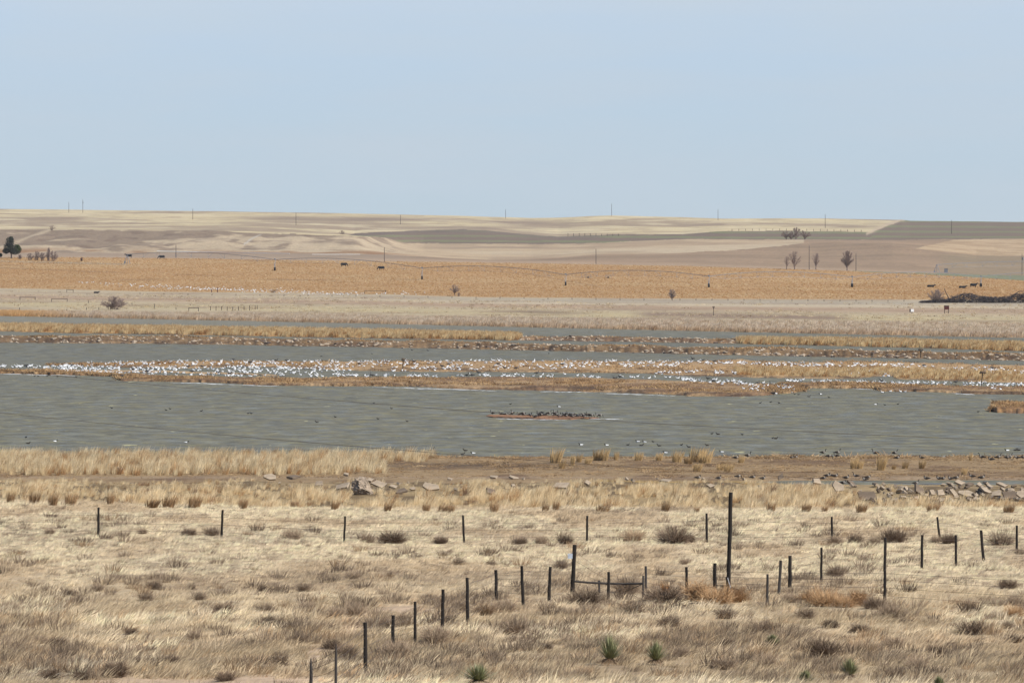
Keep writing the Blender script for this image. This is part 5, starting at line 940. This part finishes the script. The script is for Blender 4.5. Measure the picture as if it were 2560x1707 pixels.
# ducks and coots on the water
WD = [(64, 1094, 'c', 'black coot floating alone near the left edge'), (70, 1109, 'd2', 'brown duck floating below the coot near the left edge'), (138, 1104, 'd1', 'white bodied dark headed duck, biggest near the left edge'), (466, 1107, 'd1', 'tiny white duck by the left waterside grass'), (279, 1021, 'c', 'lone black coot in open water, left of all'), (415, 1026, 'c', 'left bird of a close coot pair in open water'), (425, 1023, 'c', 'right bird of a close coot pair in open water'), (503, 1028, 'c', 'single coot midway across the left open water'), (620, 1034, 'c', 'left coot of two near the left of centre'), (628, 1034, 'c', 'right coot of two near the left of centre'), (838, 1043, 'c', 'lone black coot left of the sand bar'), (792, 1056, 'd0', 'faint grey duck left below the lone coot'), (945, 1048, 'c', 'small coot well left of the sand bar'), (1018, 1054, 'c', 'small coot lower left of the sand bar'), (934, 1009, 'c', 'tiny coot above left of the sand bar'), (979, 1022, 'c', 'second tiny coot above left of the sand bar'), (1276, 1011, 'c', 'black coot above the sand bar, left one'), (1397, 1018, 'd1', 'black and white duck above the sand bar, right one'),
      (86, 941, 'c', 'dark duck on the water under the spit, first of the left row'), (95, 941, 'c', 'dark duck under the spit, second of the left row'), (118, 941, 'c', 'dark duck under the spit, third of the left row'), (143, 942, 'c', 'dark duck under the spit, fourth of the left row'), (165, 942, 'c', 'dark duck under the spit, fifth of the left row'), (190, 943, 'c', 'dark duck under the spit, sixth of the left row'), (1030, 876, 'd0', 'grey bird standing in water just below the dike, left one'), (1070, 877, 'd0', 'grey bird standing in water just below the dike, right one'), (930, 885, 'c', 'tiny coot below the dike left of centre'), (1372, 884, 'c', 'tiny coot below the dike right of centre'), (803, 891, 'c', 'dark bird just above the flock'), (1163, 1127, 'd2', 'brown duck by the shore at centre, upper one'), (1157, 1136, 'd0', 'pale duck by the shore at centre, lower left one'), (1182, 1134, 'd1', 'black and white duck by the shore at centre, right one'), (1121, 1141, 'c', 'dark duck by the shore left of the centre ducks'), (1452, 1113, 'd1', 'black and white duck above the right tussocks, left one'), (1516, 1114, 'd1', 'dark upright duck above the right tussocks, second one'), (1594, 1105, 'd1', 'white backed duck in the loose right hand group, top left'), (1611, 1106, 'd1', 'black and white duck in the loose right hand group, top middle'), (1633, 1105, 'c', 'coot in the loose right hand group, top right'), (1570, 1113, 'c', 'small coot left in the loose right hand group'), (1604, 1114, 'd0', 'flat grey duck lower in the loose right hand group'), (1648, 1115, 'd0', 'grey duck lower right in the loose group'), (1704, 1113, 'c', 'dark duck directly above the biggest tussock'), (1722, 1118, 'd0', 'grey duck right above the biggest tussock'), (1768, 1114, 'd2', 'brown duck behind the tip of the biggest tussock'), (1804, 1131, 'd1', 'white flanked duck right of the biggest tussock'), (1663, 1133, 'd1', 'small black and white duck between two tussocks'), (1780, 1085, 'c', 'black coot in open water left in the lower right group'), (1795, 1086, 'd2', 'brown duck in open water in the lower right group'), (1856, 1087, 'c', 'black coot alone right in the lower right group'), (1932, 1096, 'c', 'coot upper left of the swimming goose pair'), (1940, 1097, 'd2', 'brown duck next to the coot above the goose pair'), (1901, 1008, 'c', 'dark duck left of three under the front island tip'), (1927, 1006, 'c', 'small coot middle of three under the front island tip'), (1948, 1008, 'c', 'tall dark duck right of three under the front island tip'), (1987, 986, 'c', 'dark duck at the waterline of the front island tip'), (1996, 987, 'c', 'second dark duck at the waterline of the front island tip'), (2023, 992, 'd0', 'grey duck right of the front island tip'), (2051, 986, 'd1', 'pale duck off the front island tip'), (2073, 994, 'c', 'dark duck farthest off the front island tip'), (2190, 1012, 'd1', 'white duck in open water at right'), (2213, 1013, 'c', 'coot in open water at right next to the white duck'), (2245, 1011, 'c', 'tiny coot in open water farther right'), (2446, 1030, 'c', 'coot left of the small grassy point'), (2470, 1029, 'c', 'dark duck at the tip of the small grassy point'), (2518, 1127, 'd1', 'white sided duck offshore near the right edge'), (2540, 1126, 'd2', 'brown duck offshore near the right edge, left of two'), (2547, 1126, 'd2', 'brown duck offshore near the right edge, right of two'), (2362, 1144, 'd1', 'pale duck floating off the mud flat at right'), (2050, 906, 'c', 'tiny dark duck behind the broad island at right'), (2250, 907, 'c', 'tiny dark duck behind the broad island farther right'), (2544, 912, 'c', 'tiny dark duck behind the island at the right edge')]
DM = {'c': COOT, 'd0': DUCK[0], 'd1': DUCK[1], 'd2': DUCK[2]}
for (u, v, k, d) in WD:
    D = float(Dwater(v, 0)); o = inst_obj('coot' if k == 'c' else 'duck', DM[k], (D*(u-1280)/F, D, 0), rng.choice([0, math.pi])+rng.normal(0, .3), 1.15 if k == 'c' else 1.25); lab(o, d, 'coot' if k == 'c' else 'duck')

# ------------------------------------------------------------------ nesting platforms, signs, boxes, small posts
def platform(u, vt, vb, wpx, D, z0, label, lean=0, roof=False):
    sc = F/D; h = (vb-vt)/sc; W = wpx/sc; root = empty('nesting_platform', (D*(u-1280)/F, D, z0)); lab(root, label, 'platform')
    m = MB(); m.tube([(-lean, 0, -.3), (-lean*.5, .02, h*.5), (0, 0, h-.1)], [.09, .075, .07], 8); m.obj('post', M['post'], root)
    m = MB(); m.box((0, 0, h-.08), (W, W*.8, .12)); m.obj('deck', M['post'], root)
    m = MB(); rd = random.Random(int(u))
    for i in range(60): a = rd.uniform(0, 6.28); r = W*.42; m.tube([(r*math.cos(a), r*.8*math.sin(a), h+rd.uniform(0, .15)), (r*math.cos(a+.9)*rd.uniform(.8, 1.2), r*.8*math.sin(a+.9), h+rd.uniform(.02, .28))], .02, 3)
    m.obj('nest', M['twig_dark'], root)
    for s in (-1, 1):
        m = MB(); m.tube([(0, 0, h-.5), (s*W*.4, 0, h-.1)], .03, 5); m.obj('brace', M['post'], root)
def hD(v, key, u):
    D = float(Dwater(v, 0)); return D, max(isl_height(u, D), 0)
D, h = hD(927, 'back', 1008); platform(1008, 900, 927, 9.5, D, h, 'dark nesting platform on a pole amid the flock, left of centre', .1)
D, h = hD(968, 'right', 2453); platform(2457, 931, 968, 17, D, h, 'largest nesting platform on a leaning pole at the right edge', .25)
D = float(Dwater(888, .8)); platform(2302, 868, 884, 13, D, .6, 'dark nesting platform on a short pole on the long dike at right')
p = far_pt(1784, 789); platform(1784, 767, 789, 6, p.y, p.z, 'thin nesting platform on the far bank above the reeds')
def board(u, v, label):
    p = far_pt(u, v); sc = F/p.y; root = empty('sign', p); lab(root, label, 'sign'); m = MB(); m.box((0, 0, 14.2/sc), (12.6/sc, .12, 9/sc)); m.obj('board', M['darkred'], root)
    m = MB(); m.box((0, -.0, 19.0/sc), (13.4/sc, .2, .12)); m.obj('top_rail', M['post'], root)
    for s in (-1, 1): m = MB(); m.tube([(s*4.9/sc, .12, -.3), (s*4.9/sc, .12, 19/sc)], .09, 6); m.obj('leg', M['post'], root)
board(2366.5, 783.5, 'dark brown sign board on two legs seen on the meadow at right')
p = far_pt(2278, 783); sc = F/p.y; root = empty('water_tank', p); lab(root, 'small white box with dark left end on the meadow at right', 'tank'); m = MB(); m.box((.3, 0, .75), (8/sc, .9, .75)); m.obj('body', M['white'], root); m = MB(); m.box((-4/sc+.15, 0, .72), (.3, .95, .9)); m.obj('end_panel', M['post'], root)
m = MB(); m.box((.2, 0, .17), (.2, .3, .4)); m.obj('foot', M['post'], root)
def small_posts(lst, label, cat='post', grp=None, r=.07, mat='post', nm='fence_post'):
    for i, (u, vt, vb) in enumerate(lst):
        p = far_pt(u, vb); sc = F/p.y; m = post_mesh(Vector((0, 0, -.2)), Vector((0, 0, (vb-vt)/sc)), r, 6, seed=i); o = m.obj(nm, M[mat], loc=p); lab(o, label, cat, grp)
small_posts([(526, 765, 776), (540, 765, 776), (554, 766, 776), (568, 766, 777), (582, 766, 777), (596, 766, 777), (610, 765, 776), (624, 764, 776), (638, 763, 773), (643, 763, 773)], 'short dark post in the close row on the far meadow left of centre', 'post', 'short posts in a row on the far meadow', .09)
small_posts([(49, 769, 776), (98, 773, 779), (143, 773, 777), (167, 773, 777), (216, 768, 775), (221, 751, 757), (330, 757, 763), (386, 760, 771), (247, 769, 775), (440, 768, 774)], 'lone thin post scattered on the far meadow at left', 'post', 'lone posts on the left far meadow', .09)
small_posts([(u, 746+(u-1700)*.006, 751+(u-1700)*.006) for u in range(1700, 2290, 40)] + [(u, 731+(u-350)*.012, 736+(u-350)*.012) for u in range(350, 1660, 60)], 'tiny post of the wire line below the corn stubble', 'post', 'posts of the wire line below the corn stubble', .08)
small_posts([(529, 722, 730), (544, 717, 730)], 'dark red post among geese at the lower edge of the corn field', 'post', 'pair of dark red posts at the corn field edge', .16, 'darkred')
small_posts([(763, 806, 826)], 'single rusty pipe standing in the far water strip', 'pipe', None, .09, 'darkred', 'rusty_pipe')
def rail(u0, u1, v, label):
    p = far_pt(u0, v); q = far_pt(u1, v); sc = F/p.y; root = empty('rail_barrier', p); lab(root, label, 'barrier'); W = (u1-u0)/sc
    m = MB(); m.tube([(0, 0, 1.0), (W, 0, 1.0)], .07, 6); m.obj('rail', M['post'], root)
    for t in (0, 1): m = MB(); m.tube([(W*t, 0, -.2), (W*t, 0, 1.15)], .09, 6); m.obj('post', M['post'], root)
rail(50, 88, 750, 'low wooden rail on the far meadow, leftmost of three'); rail(129, 168, 754, 'low wooden rail on the far meadow, second of three'); rail(472, 496, 778, 'short wooden rail nearest the far shore'); rail(167, 183, 731, 'tiny rail high on the meadow near the stubble'); rail(912, 964, 733, 'thin rail at the lower edge of the corn stubble')

# ------------------------------------------------------------------ utility poles
UP = [(172, 506, 531, 'thin utility pole on the skyline, leftmost of all'), (207, 499, 532, 'utility pole with a transformer on the skyline at left'), (482, 522, 549, 'utility pole on the pale hill, third from left'), (740, 531, 563, 'utility pole against the pale hill left of centre'), (1001, 538, 561, 'faint utility pole on the hill just left of centre'), (1264, 524, 547, 'utility pole rising above the skyline at centre'), (1529, 510, 540, 'utility pole on the rounded hill top right of centre'), (1795, 524, 551, 'utility pole on the skyline above the bare trees'), (2063, 536, 570, 'utility pole left of the striped field'), (2379, 551, 585, 'utility pole inside the dark striped field'),
      (440, 612, 645, 'utility pole at the back of the stubble at left'), (961, 618, 655, 'utility pole at the back of the stubble left of centre'), (1490, 622, 660, 'utility pole at the back of the stubble right of centre'), (2023, 615, 674, 'tallest utility pole standing between the small bare trees'), (2140, 634, 677, 'shorter reddish pole beside the round bare tree'), (2555, 635, 687, 'utility pole with equipment at the right edge')]
for (u, vt, vb, lb) in UP:
    p = far_pt(u, vb); sc = F/p.y; h = (vb-vt)/sc; root = empty('utility_pole', p); lab(root, lb, 'utility pole'); rw = .2 if vb < 600 else .15
    m = MB(); m.tube([(0, 0, -.5), (0, 0, h*.5), (0, 0, h)], [rw, rw*.9, rw*.75], 8); m.obj('pole', M['pole'], root)
    if h > 7:
        m = MB(); m.tube([(0, 0, h), (0, 0, h+.35)], .06, 5); m.obj('insulator', M['steel'], root)
    if u in (207, 2555): m = MB(); m.tube([(.35, 0, h*.72), (.35, 0, h*.72+1.1)], .28, 8); m.obj('transformer', M['steel'], root)
# fence line of tiny posts on the hill
small_posts([(u, 588.5-6 + (2 if u > 1500 else 0), 590) for u in range(1420, 1560, 14)] + [(u, float(R5v(u))-6, float(R5v(u))-.5) for u in range(1830, 2170, 17)], 'tiny fence post along the top of the green striped field', 'post', 'fence posts along the striped field', .14)

# ------------------------------------------------------------------ centre pivot irrigation
def pivot(towers, head, label, span_v, vis_wheels=True):
    """towers: (u, v top, v base)"""
    hp = far_pt(*head[:2]); root = empty('irrigation_pivot', hp); lab(root, label, 'irrigation pivot'); o0 = Vector(hp)
    def node(u, vt, vb): b_ = far_pt(u, vb); sc = F/b_.y; return b_, Vector((b_.x, b_.y, b_.z+(vb-vt)/sc))
    pts = [node(head[0], head[2], head[1])] + [node(*t) for t in towers]
    b_, t_ = pts[0]; m = MB(); w_ = 1.3
    for sx in (-1, 1):
        for sy in (-1, 1): m.tube([b_-o0+Vector((sx*w_, sy*w_, 0)), t_-o0+Vector((sx*.15, sy*.15, 0))], .07, 4)
    m.tube([b_-o0, t_-o0], .12, 6); m.obj('pivot_point', M['steel'], root)
    m = MB(); m.box(t_-o0+Vector((-1.0, 0, -3.2)), (.7, .5, .9)); m.obj('control_panel', M['steel'], root)
    for (b_, t_), last in [(q, i == len(pts)-2) for i, q in enumerate(pts[1:])]:
        m = MB(); 
        for sy in (-1, 1): m.tube([b_-o0+Vector((0, sy*1.9, .6)), t_-o0+Vector((.25, sy*.1, 0))], .08, 4); m.tube([b_-o0+Vector((0, sy*1.9, .6)), t_-o0+Vector((-.35, sy*.5, -.8))], .05, 4)
        m.tube([b_-o0+Vector((0, -1.9, .6)), b_-o0+Vector((0, 1.9, .6))], .1, 4); m.box(t_-o0+Vector((0, 0, .25)), (.7, .4, .5)); tw = m.obj('tower', M['steel'], root)
        for sy in (-1, 1):
            c0 = b_-o0+Vector((0, sy*1.9, .62)); m = MB(); m.tube([c0+Vector((-.30, 0, 0)), c0+Vector((.30, 0, 0))], .78, 14); m.obj('wheel', M['tyre'], tw)
    for i in range(len(pts)-1):
        a = pts[i][1]-o0; b2 = pts[i+1][1]-o0; k = 16; m = MB(); top = []
        for j in range(k+1):
            t = j/k; p_ = a.lerp(b2, t); p_.z += 4*t*(1-t)*span_v; top.append(p_)
        m.tube(top, .095, 6); mm = MB(); low = []
        for j in range(1, 9):
            t = j/9; p_ = a.lerp(b2, t); zt = p_.z + 4*t*(1-t)*span_v; lw = Vector((p_.x, p_.y, zt-1.5-.4*math.sin(t*math.pi))); low.append(lw)
            for sy in (-1, 1):
                mm.tube([Vector((p_.x, p_.y, zt)), lw+Vector((0, sy*.5, 0))], .045, 3); mm.tube([Vector((p_.x+2.2*(1 if j % 2 else -1), p_.y, zt)), lw+Vector((0, sy*.5, 0))], .045, 3)
        for sy in (-.5, .5): mm.tube([a]+[q+Vector((0, sy, 0)) for q in low]+[b2], .03, 3)
        sp = m.obj('span_pipe', M['steel'], root); mm.obj('truss', M['steel'], sp)
pivot([(687, 650, 677), (1055, 671, 699), (1414, 686, 713), (1772, 691, 718), (2130, 694, 719), (2452, 692, 717), (2770, 692, 717)], (318, 661, 637), 'long centre pivot sprinkler line on wheeled towers spanning the corn stubble', 1.9)
pivot([(2556+120, 655, 688)], (2342, 681, 661), 'second sprinkler line starting at the right beyond the stubble', .7)
p = far_pt(2365, 681); m = MB(); m.box((0, 0, .85), (1.5, 1.2, 1.7)); m.box((0, 0, 1.78), (1.7, 1.4, .1)); o = m.obj('equipment_cabinet', M['steel'], loc=p); lab(o, 'grey metal cabinet beside the second sprinkler pivot', 'cabinet')
for (u, lb) in ((1471, 'small grey pump frame in the stubble, left of two'), (1521, 'wider grey pump frame in the stubble, right of two')):
    p = far_pt(u, 696); root = empty('pump_frame', p); lab(root, lb, 'pump'); m = MB()
    for s in (-1, 1): m.tube([(s*1.0, 0, 0), (s*1.0, 0, 1.5)], .07, 4)
    m.tube([(-1, 0, 1.3), (1, 0, 1.3)], .05, 4); m.obj('frame', M['steel'], root); m = MB(); m.tube([(-.5, 0, .45), (.4, 0, .5)], .35, 8); m.obj('motor', M['concrete_dark'], root)

# ------------------------------------------------------------------ cattle
def cow_mesh(pose='stand', mat='cow', head=1):
    m = MB(); n = 10
    zz = 0 if pose != 'lie' else -.62
    path = [(-1.12, 1.12, .10, .14), (-1.05, 1.06, .28, .34), (-.8, 1.0, .36, .44), (-.35, .92, .40, .48), (.15, .90, .40, .48), (.6, .98, .34, .45), (.85, 1.08, .26, .36)]
    if pose == 'graze': path += [(1.08, .95, .17, .20), (1.28, .62, .13, .16), (1.40, .38, .14, .15), (1.50, .18, .09, .10), (1.53, .12, .05, .05)]
    else: path += [(1.08, 1.25, .17, .20), (1.28, 1.40, .14, .17), (1.45, 1.38, .14, .14), (1.66, 1.24, .09, .10), (1.76, 1.18, .06, .06)]
    V = []; k = len(path)
    for i in range(k):
        a = path[max(i-1, 0)]; b_ = path[min(i+1, k-1)]; t = Vector((b_[0]-a[0], 0, b_[1]-a[1])).normalized(); up = Vector((-t.z, 0, t.x)); x, z, ry, rz = path[i]
        for j in range(n): th = 2*math.pi*j/n; V.append(Vector((x, 0, z+zz)) + Vector((0, ry*math.cos(th), 0)) + up*rz*math.sin(th))
    fs = [(i*n+j, i*n+(j+1) % n, (i+1)*n+(j+1) % n, (i+1)*n+j) for i in range(k-1) for j in range(n)] + [tuple(range(n))[::-1], tuple((k-1)*n+j for j in range(n))]
    m.add(V, fs)
    if pose != 'lie':
        for s in (-1, 1):
            m.tube([(-.82, s*.2, 1.0), (-.78, s*.2, .68), (-.94, s*.2, .42), (-.86, s*.2, .0)], [.20, .13, .075, .07], 7); m.tube([(.62, s*.19, .95), (.62, s*.19, .5), (.6, s*.19, .42), (.62, s*.19, 0)], [.15, .085, .08, .07], 7)
    else:
        for s in (-1, 1): m.tube([(-.8, s*.3, .25), (-.3, s*.42, .1)], [.2, .08], 6); m.tube([(.6, s*.28, .2), (.95, s*.3, .06)], [.14, .06], 6)
    hx, hz = (1.30, .55) if pose == 'graze' else (1.33, 1.5)
    for s in (-1, 1): m.tube([(hx, s*.10, hz+zz), (hx-.05, s*.28, hz+zz+.02)], [.06, .02], 5)
    m.tube([(-1.13, 0, 1.2+zz), (-1.2, 0, .9+zz), (-1.18, 0, max(.45+zz, .05))], [.035, .025, .05], 5)
    return m.mesh('cow_body', M[mat], True)
CW = {k: cow_mesh(k) for k in ('stand', 'graze', 'lie')}; CWB = cow_mesh('stand', 'cowbrown')
for (u, v, k, rz, lb) in ((322, 645, 'stand', 3.0, 'black cow standing behind the head of the sprinkler line'), (404, 648, 'graze', 3.3, 'black cow grazing at the back of the stubble right of the sprinkler head'), (860, 667, 'graze', -.15, 'black cow grazing with lowered head facing right, left of a pair'), (953, 675.5, 'graze', 3.2, 'black cow grazing facing left, right of a pair'), (2327, 719, 'lie', .1, 'black cow lying in the stubble, left of two lying ones'), (2406, 721, 'lie', .2, 'black cow lying in the stubble next to the standing one'), (2434, 719.5, 'stand', .1, 'black cow standing side on beside a sprinkler tower at right')):
    p = far_pt(u, v); o = inst_obj('cow', CW[k], p, rz, 1.18); lab(o, lb, 'cow')
p = far_pt(204, 654); o = inst_obj('cow', CWB, p, 1.5, 1.1); lab(o, 'dark brown cow seen end on beside the farm lane at left', 'cow')
p = far_pt(241, 733); o = inst_obj('cow', CW['lie'], p, 0, .8); lab(o, 'small black calf lying on the meadow near the rails', 'calf')

# ------------------------------------------------------------------ trees and bushes of the far land
def put_tree(u, vb, wpx, hpx, label, seed, spread=.55, th=.25, nb=5, depth=4, ntw=420, name='bare_tree', mat='crown', squeeze=True, group=None, cat='tree'):
    """bare tree: short trunk, curved limbs reaching into an egg-shaped crown, fine twigs filling it unevenly"""
    rd = random.Random(seed); p = far_pt(u, vb); sc = F/p.y; H = hpx/sc; W = wpx/sc; root = empty(name, p); lab(root, label, cat, group); tr = MB(); cr = MB(); th *= .8; t0 = th*H; r0 = .02*H+.04
    tr.tube([(0, 0, -.3), (.02*H*rd.uniform(-1, 1), 0, t0*.5), (0, 0, t0+.1)], [r0*1.3, r0, r0*.85], 8)
    low = name != 'bare_tree'; cz = t0 + (H-t0)*(.46 if not low else .3); hz = H-cz; lz = cz - t0*.9; ends = []
    for i in range(max(nb*3, 12)):
        a = rd.uniform(0, 6.283); el = rd.uniform(-.35, 1.5) if not low else rd.uniform(-.1, 1.4); k = rd.uniform(.75, 1.0); ex = math.cos(a)*math.cos(el)*W/2*k; ey = math.sin(a)*math.cos(el)*W/2*k; ez = cz + math.sin(el)*(hz if el > 0 else lz)*k
        st = Vector((rd.uniform(-.03, .03)*W*(8 if low else 1), rd.uniform(-.03, .03)*W, t0*rd.uniform(.55, 1) if not low else 0)); e_ = Vector((ex, ey, ez)); md = st.lerp(e_, .5) + Vector((-ex*.12, 0, .04*H)) ; r = r0*rd.uniform(.3, .5)
        cr.tube([st, st.lerp(md, .55), md, md.lerp(e_, .6), e_], [r, r*.8, r*.6, r*.4, r*.2], 4, cap=False); ends += [st.lerp(md, .7), md, md.lerp(e_, .4), md.lerp(e_, .75), e_]
    for i in range(int(ntw*3.4)):
        q = rd.choice(ends); out = Vector((q.x/(W/2), q.y/(W/2), (q.z-t0)/(H-t0)+.35)); dd = (out.normalized()+Vector((rd.uniform(-1, 1), rd.uniform(-1, 1), rd.uniform(-.6, .9)))*.8).normalized()*rd.uniform(.06, .2)*H*(1 if not low else 1.2)
        q = q + Vector((rd.uniform(-1, 1)*W, rd.uniform(-1, 1)*W, rd.uniform(-1, 1)*H))*.04; e_ = q+dd
        if (e_.x/(W*.56))**2 + ((e_.z-cz)/(hz*1.06 if e_.z > cz else lz*1.15+.2))**2 > 1.0: e_ = q+dd*.35
        w_ = rd.uniform(.016, .034); s_ = Vector((rd.uniform(-1, 1), rd.uniform(-.4, .4), rd.uniform(-.5, .5))).normalized(); cr.add([q-s_*w_, q+s_*w_, e_], [(0, 1, 2)])
    tr.obj('trunk', M['bark'], root); cr.obj('crown', M[mat], root)
put_tree(1967, 674, 15, 34, 'small leaning bare tree, leftmost of the four by the tall pole', 1, .5, .3, 3, 4, 200); put_tree(1986, 674, 38, 46, 'tallest bare tree left of the tall pole', 2, .55, .2, 4, 4, 420)
put_tree(2040, 674, 24, 42, 'narrow bare tree just right of the tall pole', 3, .35, .18, 5, 4, 420); put_tree(2118, 677, 34, 50, 'round dense bare tree beside the reddish pole', 4, .42, .2, 8, 4, 1300)
for i, (u, wp, hp) in enumerate(((1966, 28, 22), (1990, 36, 30), (2012, 34, 24), (1978, 30, 18))): put_tree(u, 599.5, wp, hp, ['leftmost', 'tallest', 'rightmost', 'low front'][i] + ' bare tree in the dark cluster on the hill below the green field', 10+i, .75, .15, 6, 4, 1100, group='bare trees in the hill cluster')
put_tree(1137, 740, 28, 29, 'small bare tree at the lower edge of the stubble near centre', 20, .6, .25, 5, 4, 420); put_tree(1147, 741, 12, 10, 'low brown bush under the small bare tree near centre', 21, .8, .1, 5, 3, 120, 'bush', cat='bush'); put_tree(1680, 751, 21, 29, 'small upright bare tree at the meadow edge right of centre', 22, .45, .15, 6, 4, 420)
put_tree(286, 774, 68, 34, 'big round leafless bush on the far meadow at left', 30, .9, .05, 11, 4, 1500, 'leafless_bush', cat='bush'); put_tree(2342, 757, 54, 34, 'pale feathery leafless bush behind the brush pile', 31, .8, .08, 8, 4, 900, 'leafless_bush', 'crown', cat='bush')
for i, (u, wp, hp, vb) in enumerate(((75, 20, 18, 650), (92, 22, 24, 651), (107, 20, 20, 651), (121, 12, 34, 652), (134, 24, 28, 653), (50, 14, 12, 648))): put_tree(u, vb, wp, hp, ORD[[1, 2, 3, 4, 5, 0][i]] + (' from left' if i < 5 else '') + ' grey leafless bush in the thicket right of the dark evergreen', 40+i, .6, .08, 7, 4, 420, 'leafless_bush', cat='bush', group='leafless bushes beside the evergreen')
put_tree(130, 575, 20, 14, 'tiny grey bush on the rim of the bluff at left', 50, .8, .1, 6, 3, 200, 'bush', cat='bush'); put_tree(856, 586, 22, 10, 'low grey bush at the right end of the bluff rim', 51, .9, .1, 7, 3, 260, 'bush', cat='bush')
put_tree(683, 731, 26, 9, 'low brown bush among geese at the stubble edge', 52, .95, .05, 9, 3, 420, 'bush', 'twig_tan', cat='bush')
def evergreen(u, vb, wpx, hpx, label, seed):
    rd = random.Random(seed); p = far_pt(u, vb); sc = F/p.y; H = hpx/sc; W = wpx/sc; root = empty('evergreen_tree', p); lab(root, label, 'tree'); m = MB(); m.tube([(-.3, 0, -.3), (-.25, 0, H*.35), (0, 0, H*.85)], [.33, .24, .08], 8)
    for i in range(9): a = rd.uniform(0, 6.28); z = H*rd.uniform(.25, .75); m.tube([(0, 0, z), (math.cos(a)*W*.35, math.sin(a)*W*.35, z+rd.uniform(0, .1)*H)], [.09, .03], 5)
    m.obj('trunk', M['bark'], root)
    lobes = [(-.12, .72, .24, .26), (-.2, .5, .27, .2), (.08, .45, .30, .2), (.3, .42, .22, .15), (-.32, .33, .2, .12), (.15, .3, .34, .13), (-.05, .85, .14, .13), (.3, .5, .15, .12)]
    for mt, nm, sel in (('needle', 'crown', lambda x: x <= .22), ('needle2', 'green_side', lambda x: x > .22)):
        m = MB()
        for i in range(9000):
            lx, lz, rw, rh = rd.choice(lobes)
            if not sel(lx): continue
            d = Vector((rd.gauss(0, 1), rd.gauss(0, 1), rd.gauss(0, 1))).normalized()*rd.random()**.4; c0 = Vector(((lx+d.x*rw)*W, d.y*rw*W, (lz+d.z*rh)*H)); s_ = rd.uniform(.14, .32); a = Vector((rd.uniform(-1, 1), rd.uniform(-1, 1), rd.uniform(-1, 1))).normalized()*s_; b_ = Vector((rd.uniform(-1, 1), rd.uniform(-1, 1), rd.uniform(-1, 1))).normalized()*s_
            m.add([c0-a, c0+b_, c0+a*1.2], [(0, 1, 2)])
        m.obj(nm, M[mt], root)
evergreen(30, 646, 46, 56, 'dark evergreen tree with a greener right side near the left edge', 5); evergreen(-3, 645, 16, 18, 'dark low evergreen cut off by the left edge', 6)
# brush pile
def brush_pile():
    p0 = far_pt(2430, 757); root = empty('brush_pile', p0); lab(root, 'long dark pile of uprooted trees and brush at the right edge of the meadow', 'brush pile'); rd = random.Random(3); sc = F/p0.y; m = MB(); mm = MB()
    hp = cv([(2303, 4), (2330, 6), (2370, 9), (2395, 18), (2410, 22), (2425, 21), (2445, 16), (2480, 13), (2520, 14), (2540, 20), (2600, 22), (2660, 10)])
    for i in range(3200):
        u = rd.uniform(2303, 2650); H = float(hp(u))/sc*1.12; x = (u-2430)/sc; z = rd.uniform(0, 1)**1.1*H; y = rd.uniform(-2.5, 2.5); L_ = rd.uniform(.5, 1.7); a = rd.uniform(0, 6.28); dz = rd.uniform(-.5, .6)
        d = Vector((math.cos(a), math.sin(a)*.6, dz)).normalized()*L_; q = Vector((x, y, z)); 
        if (q+d).z > H*1.15: d.z = -abs(d.z)*.3
        m.tube([q, q+d*.5+Vector((0, 0, rd.uniform(-.1, .15))), q+d], [rd.uniform(.03, .11), rd.uniform(.03, .08), .02], 4, cap=False)
    m.obj('brush', M['burnt'], root)
    for (pts) in (((2402, 757), (2412, 741), (2430, 736), (2450, 748)), ((2520, 752), (2535, 738), (2548, 730), (2575, 730)), ((2358, 758), (2372, 748), (2363, 730), (2361, 722)), ((2450, 757), (2460, 745), (2478, 750), (2500, 748)), ((2545, 755), (2552, 742), (2566, 737), (2590, 742))):
        m = MB(); m.tube([Vector(((u-2430)/sc, rd.uniform(-.5, .5), (759-v)/sc)) for u, v in pts], [.22, .18, .12, .06], 6); m.obj('fallen_trunk', M['burnt'], root)
brush_pile()
# white pipe lying along the field edge, left
us = np.linspace(392, 724, 14); m = MB(); q = [far_pt(u, 630.5+(u-392)*.019) for u in us]; m.tube([x-q[0]+Vector((0, 0, .5)) for x in q], .13, 6); o = m.obj('irrigation_pipe', M['white'], loc=q[0]); lab(o, 'long white irrigation pipe laid along the foot of the bluff', 'pipe')
us = np.linspace(780, 900, 6); m = MB(); q = [far_pt(u, 639) for u in us]; m.tube([x-q[0]+Vector((0, 0, .5)) for x in q], .06, 6); o = m.obj('irrigation_pipe', M['white'], loc=q[0]); lab(o, 'shorter faint pale pipe right of the long white one', 'pipe')
make_grass()
# ------------------------------------------------------------------ thin blue haze of the far distance
def haze():
    m = bpy.data.materials.new('haze_air'); m.use_nodes = True; nt = m.node_tree; nt.nodes.clear(); o = nt.nodes.new('ShaderNodeOutputMaterial'); v = nt.nodes.new('ShaderNodeVolumePrincipled')
    v.inputs['Color'].default_value = (.80, .86, .95, 1); v.inputs['Density'].default_value = HAZE; v.inputs['Anisotropy'].default_value = 0.0; nt.links.new(v.outputs[0], o.inputs['Volume'])
    b = MB(); b.box((0, 3450, 19), (9000, 7100, 94)); ob = b.obj('haze', m); lab(ob, 'thin bluish haze that softens the far fields and hills', 'haze', kind='stuff')
haze()
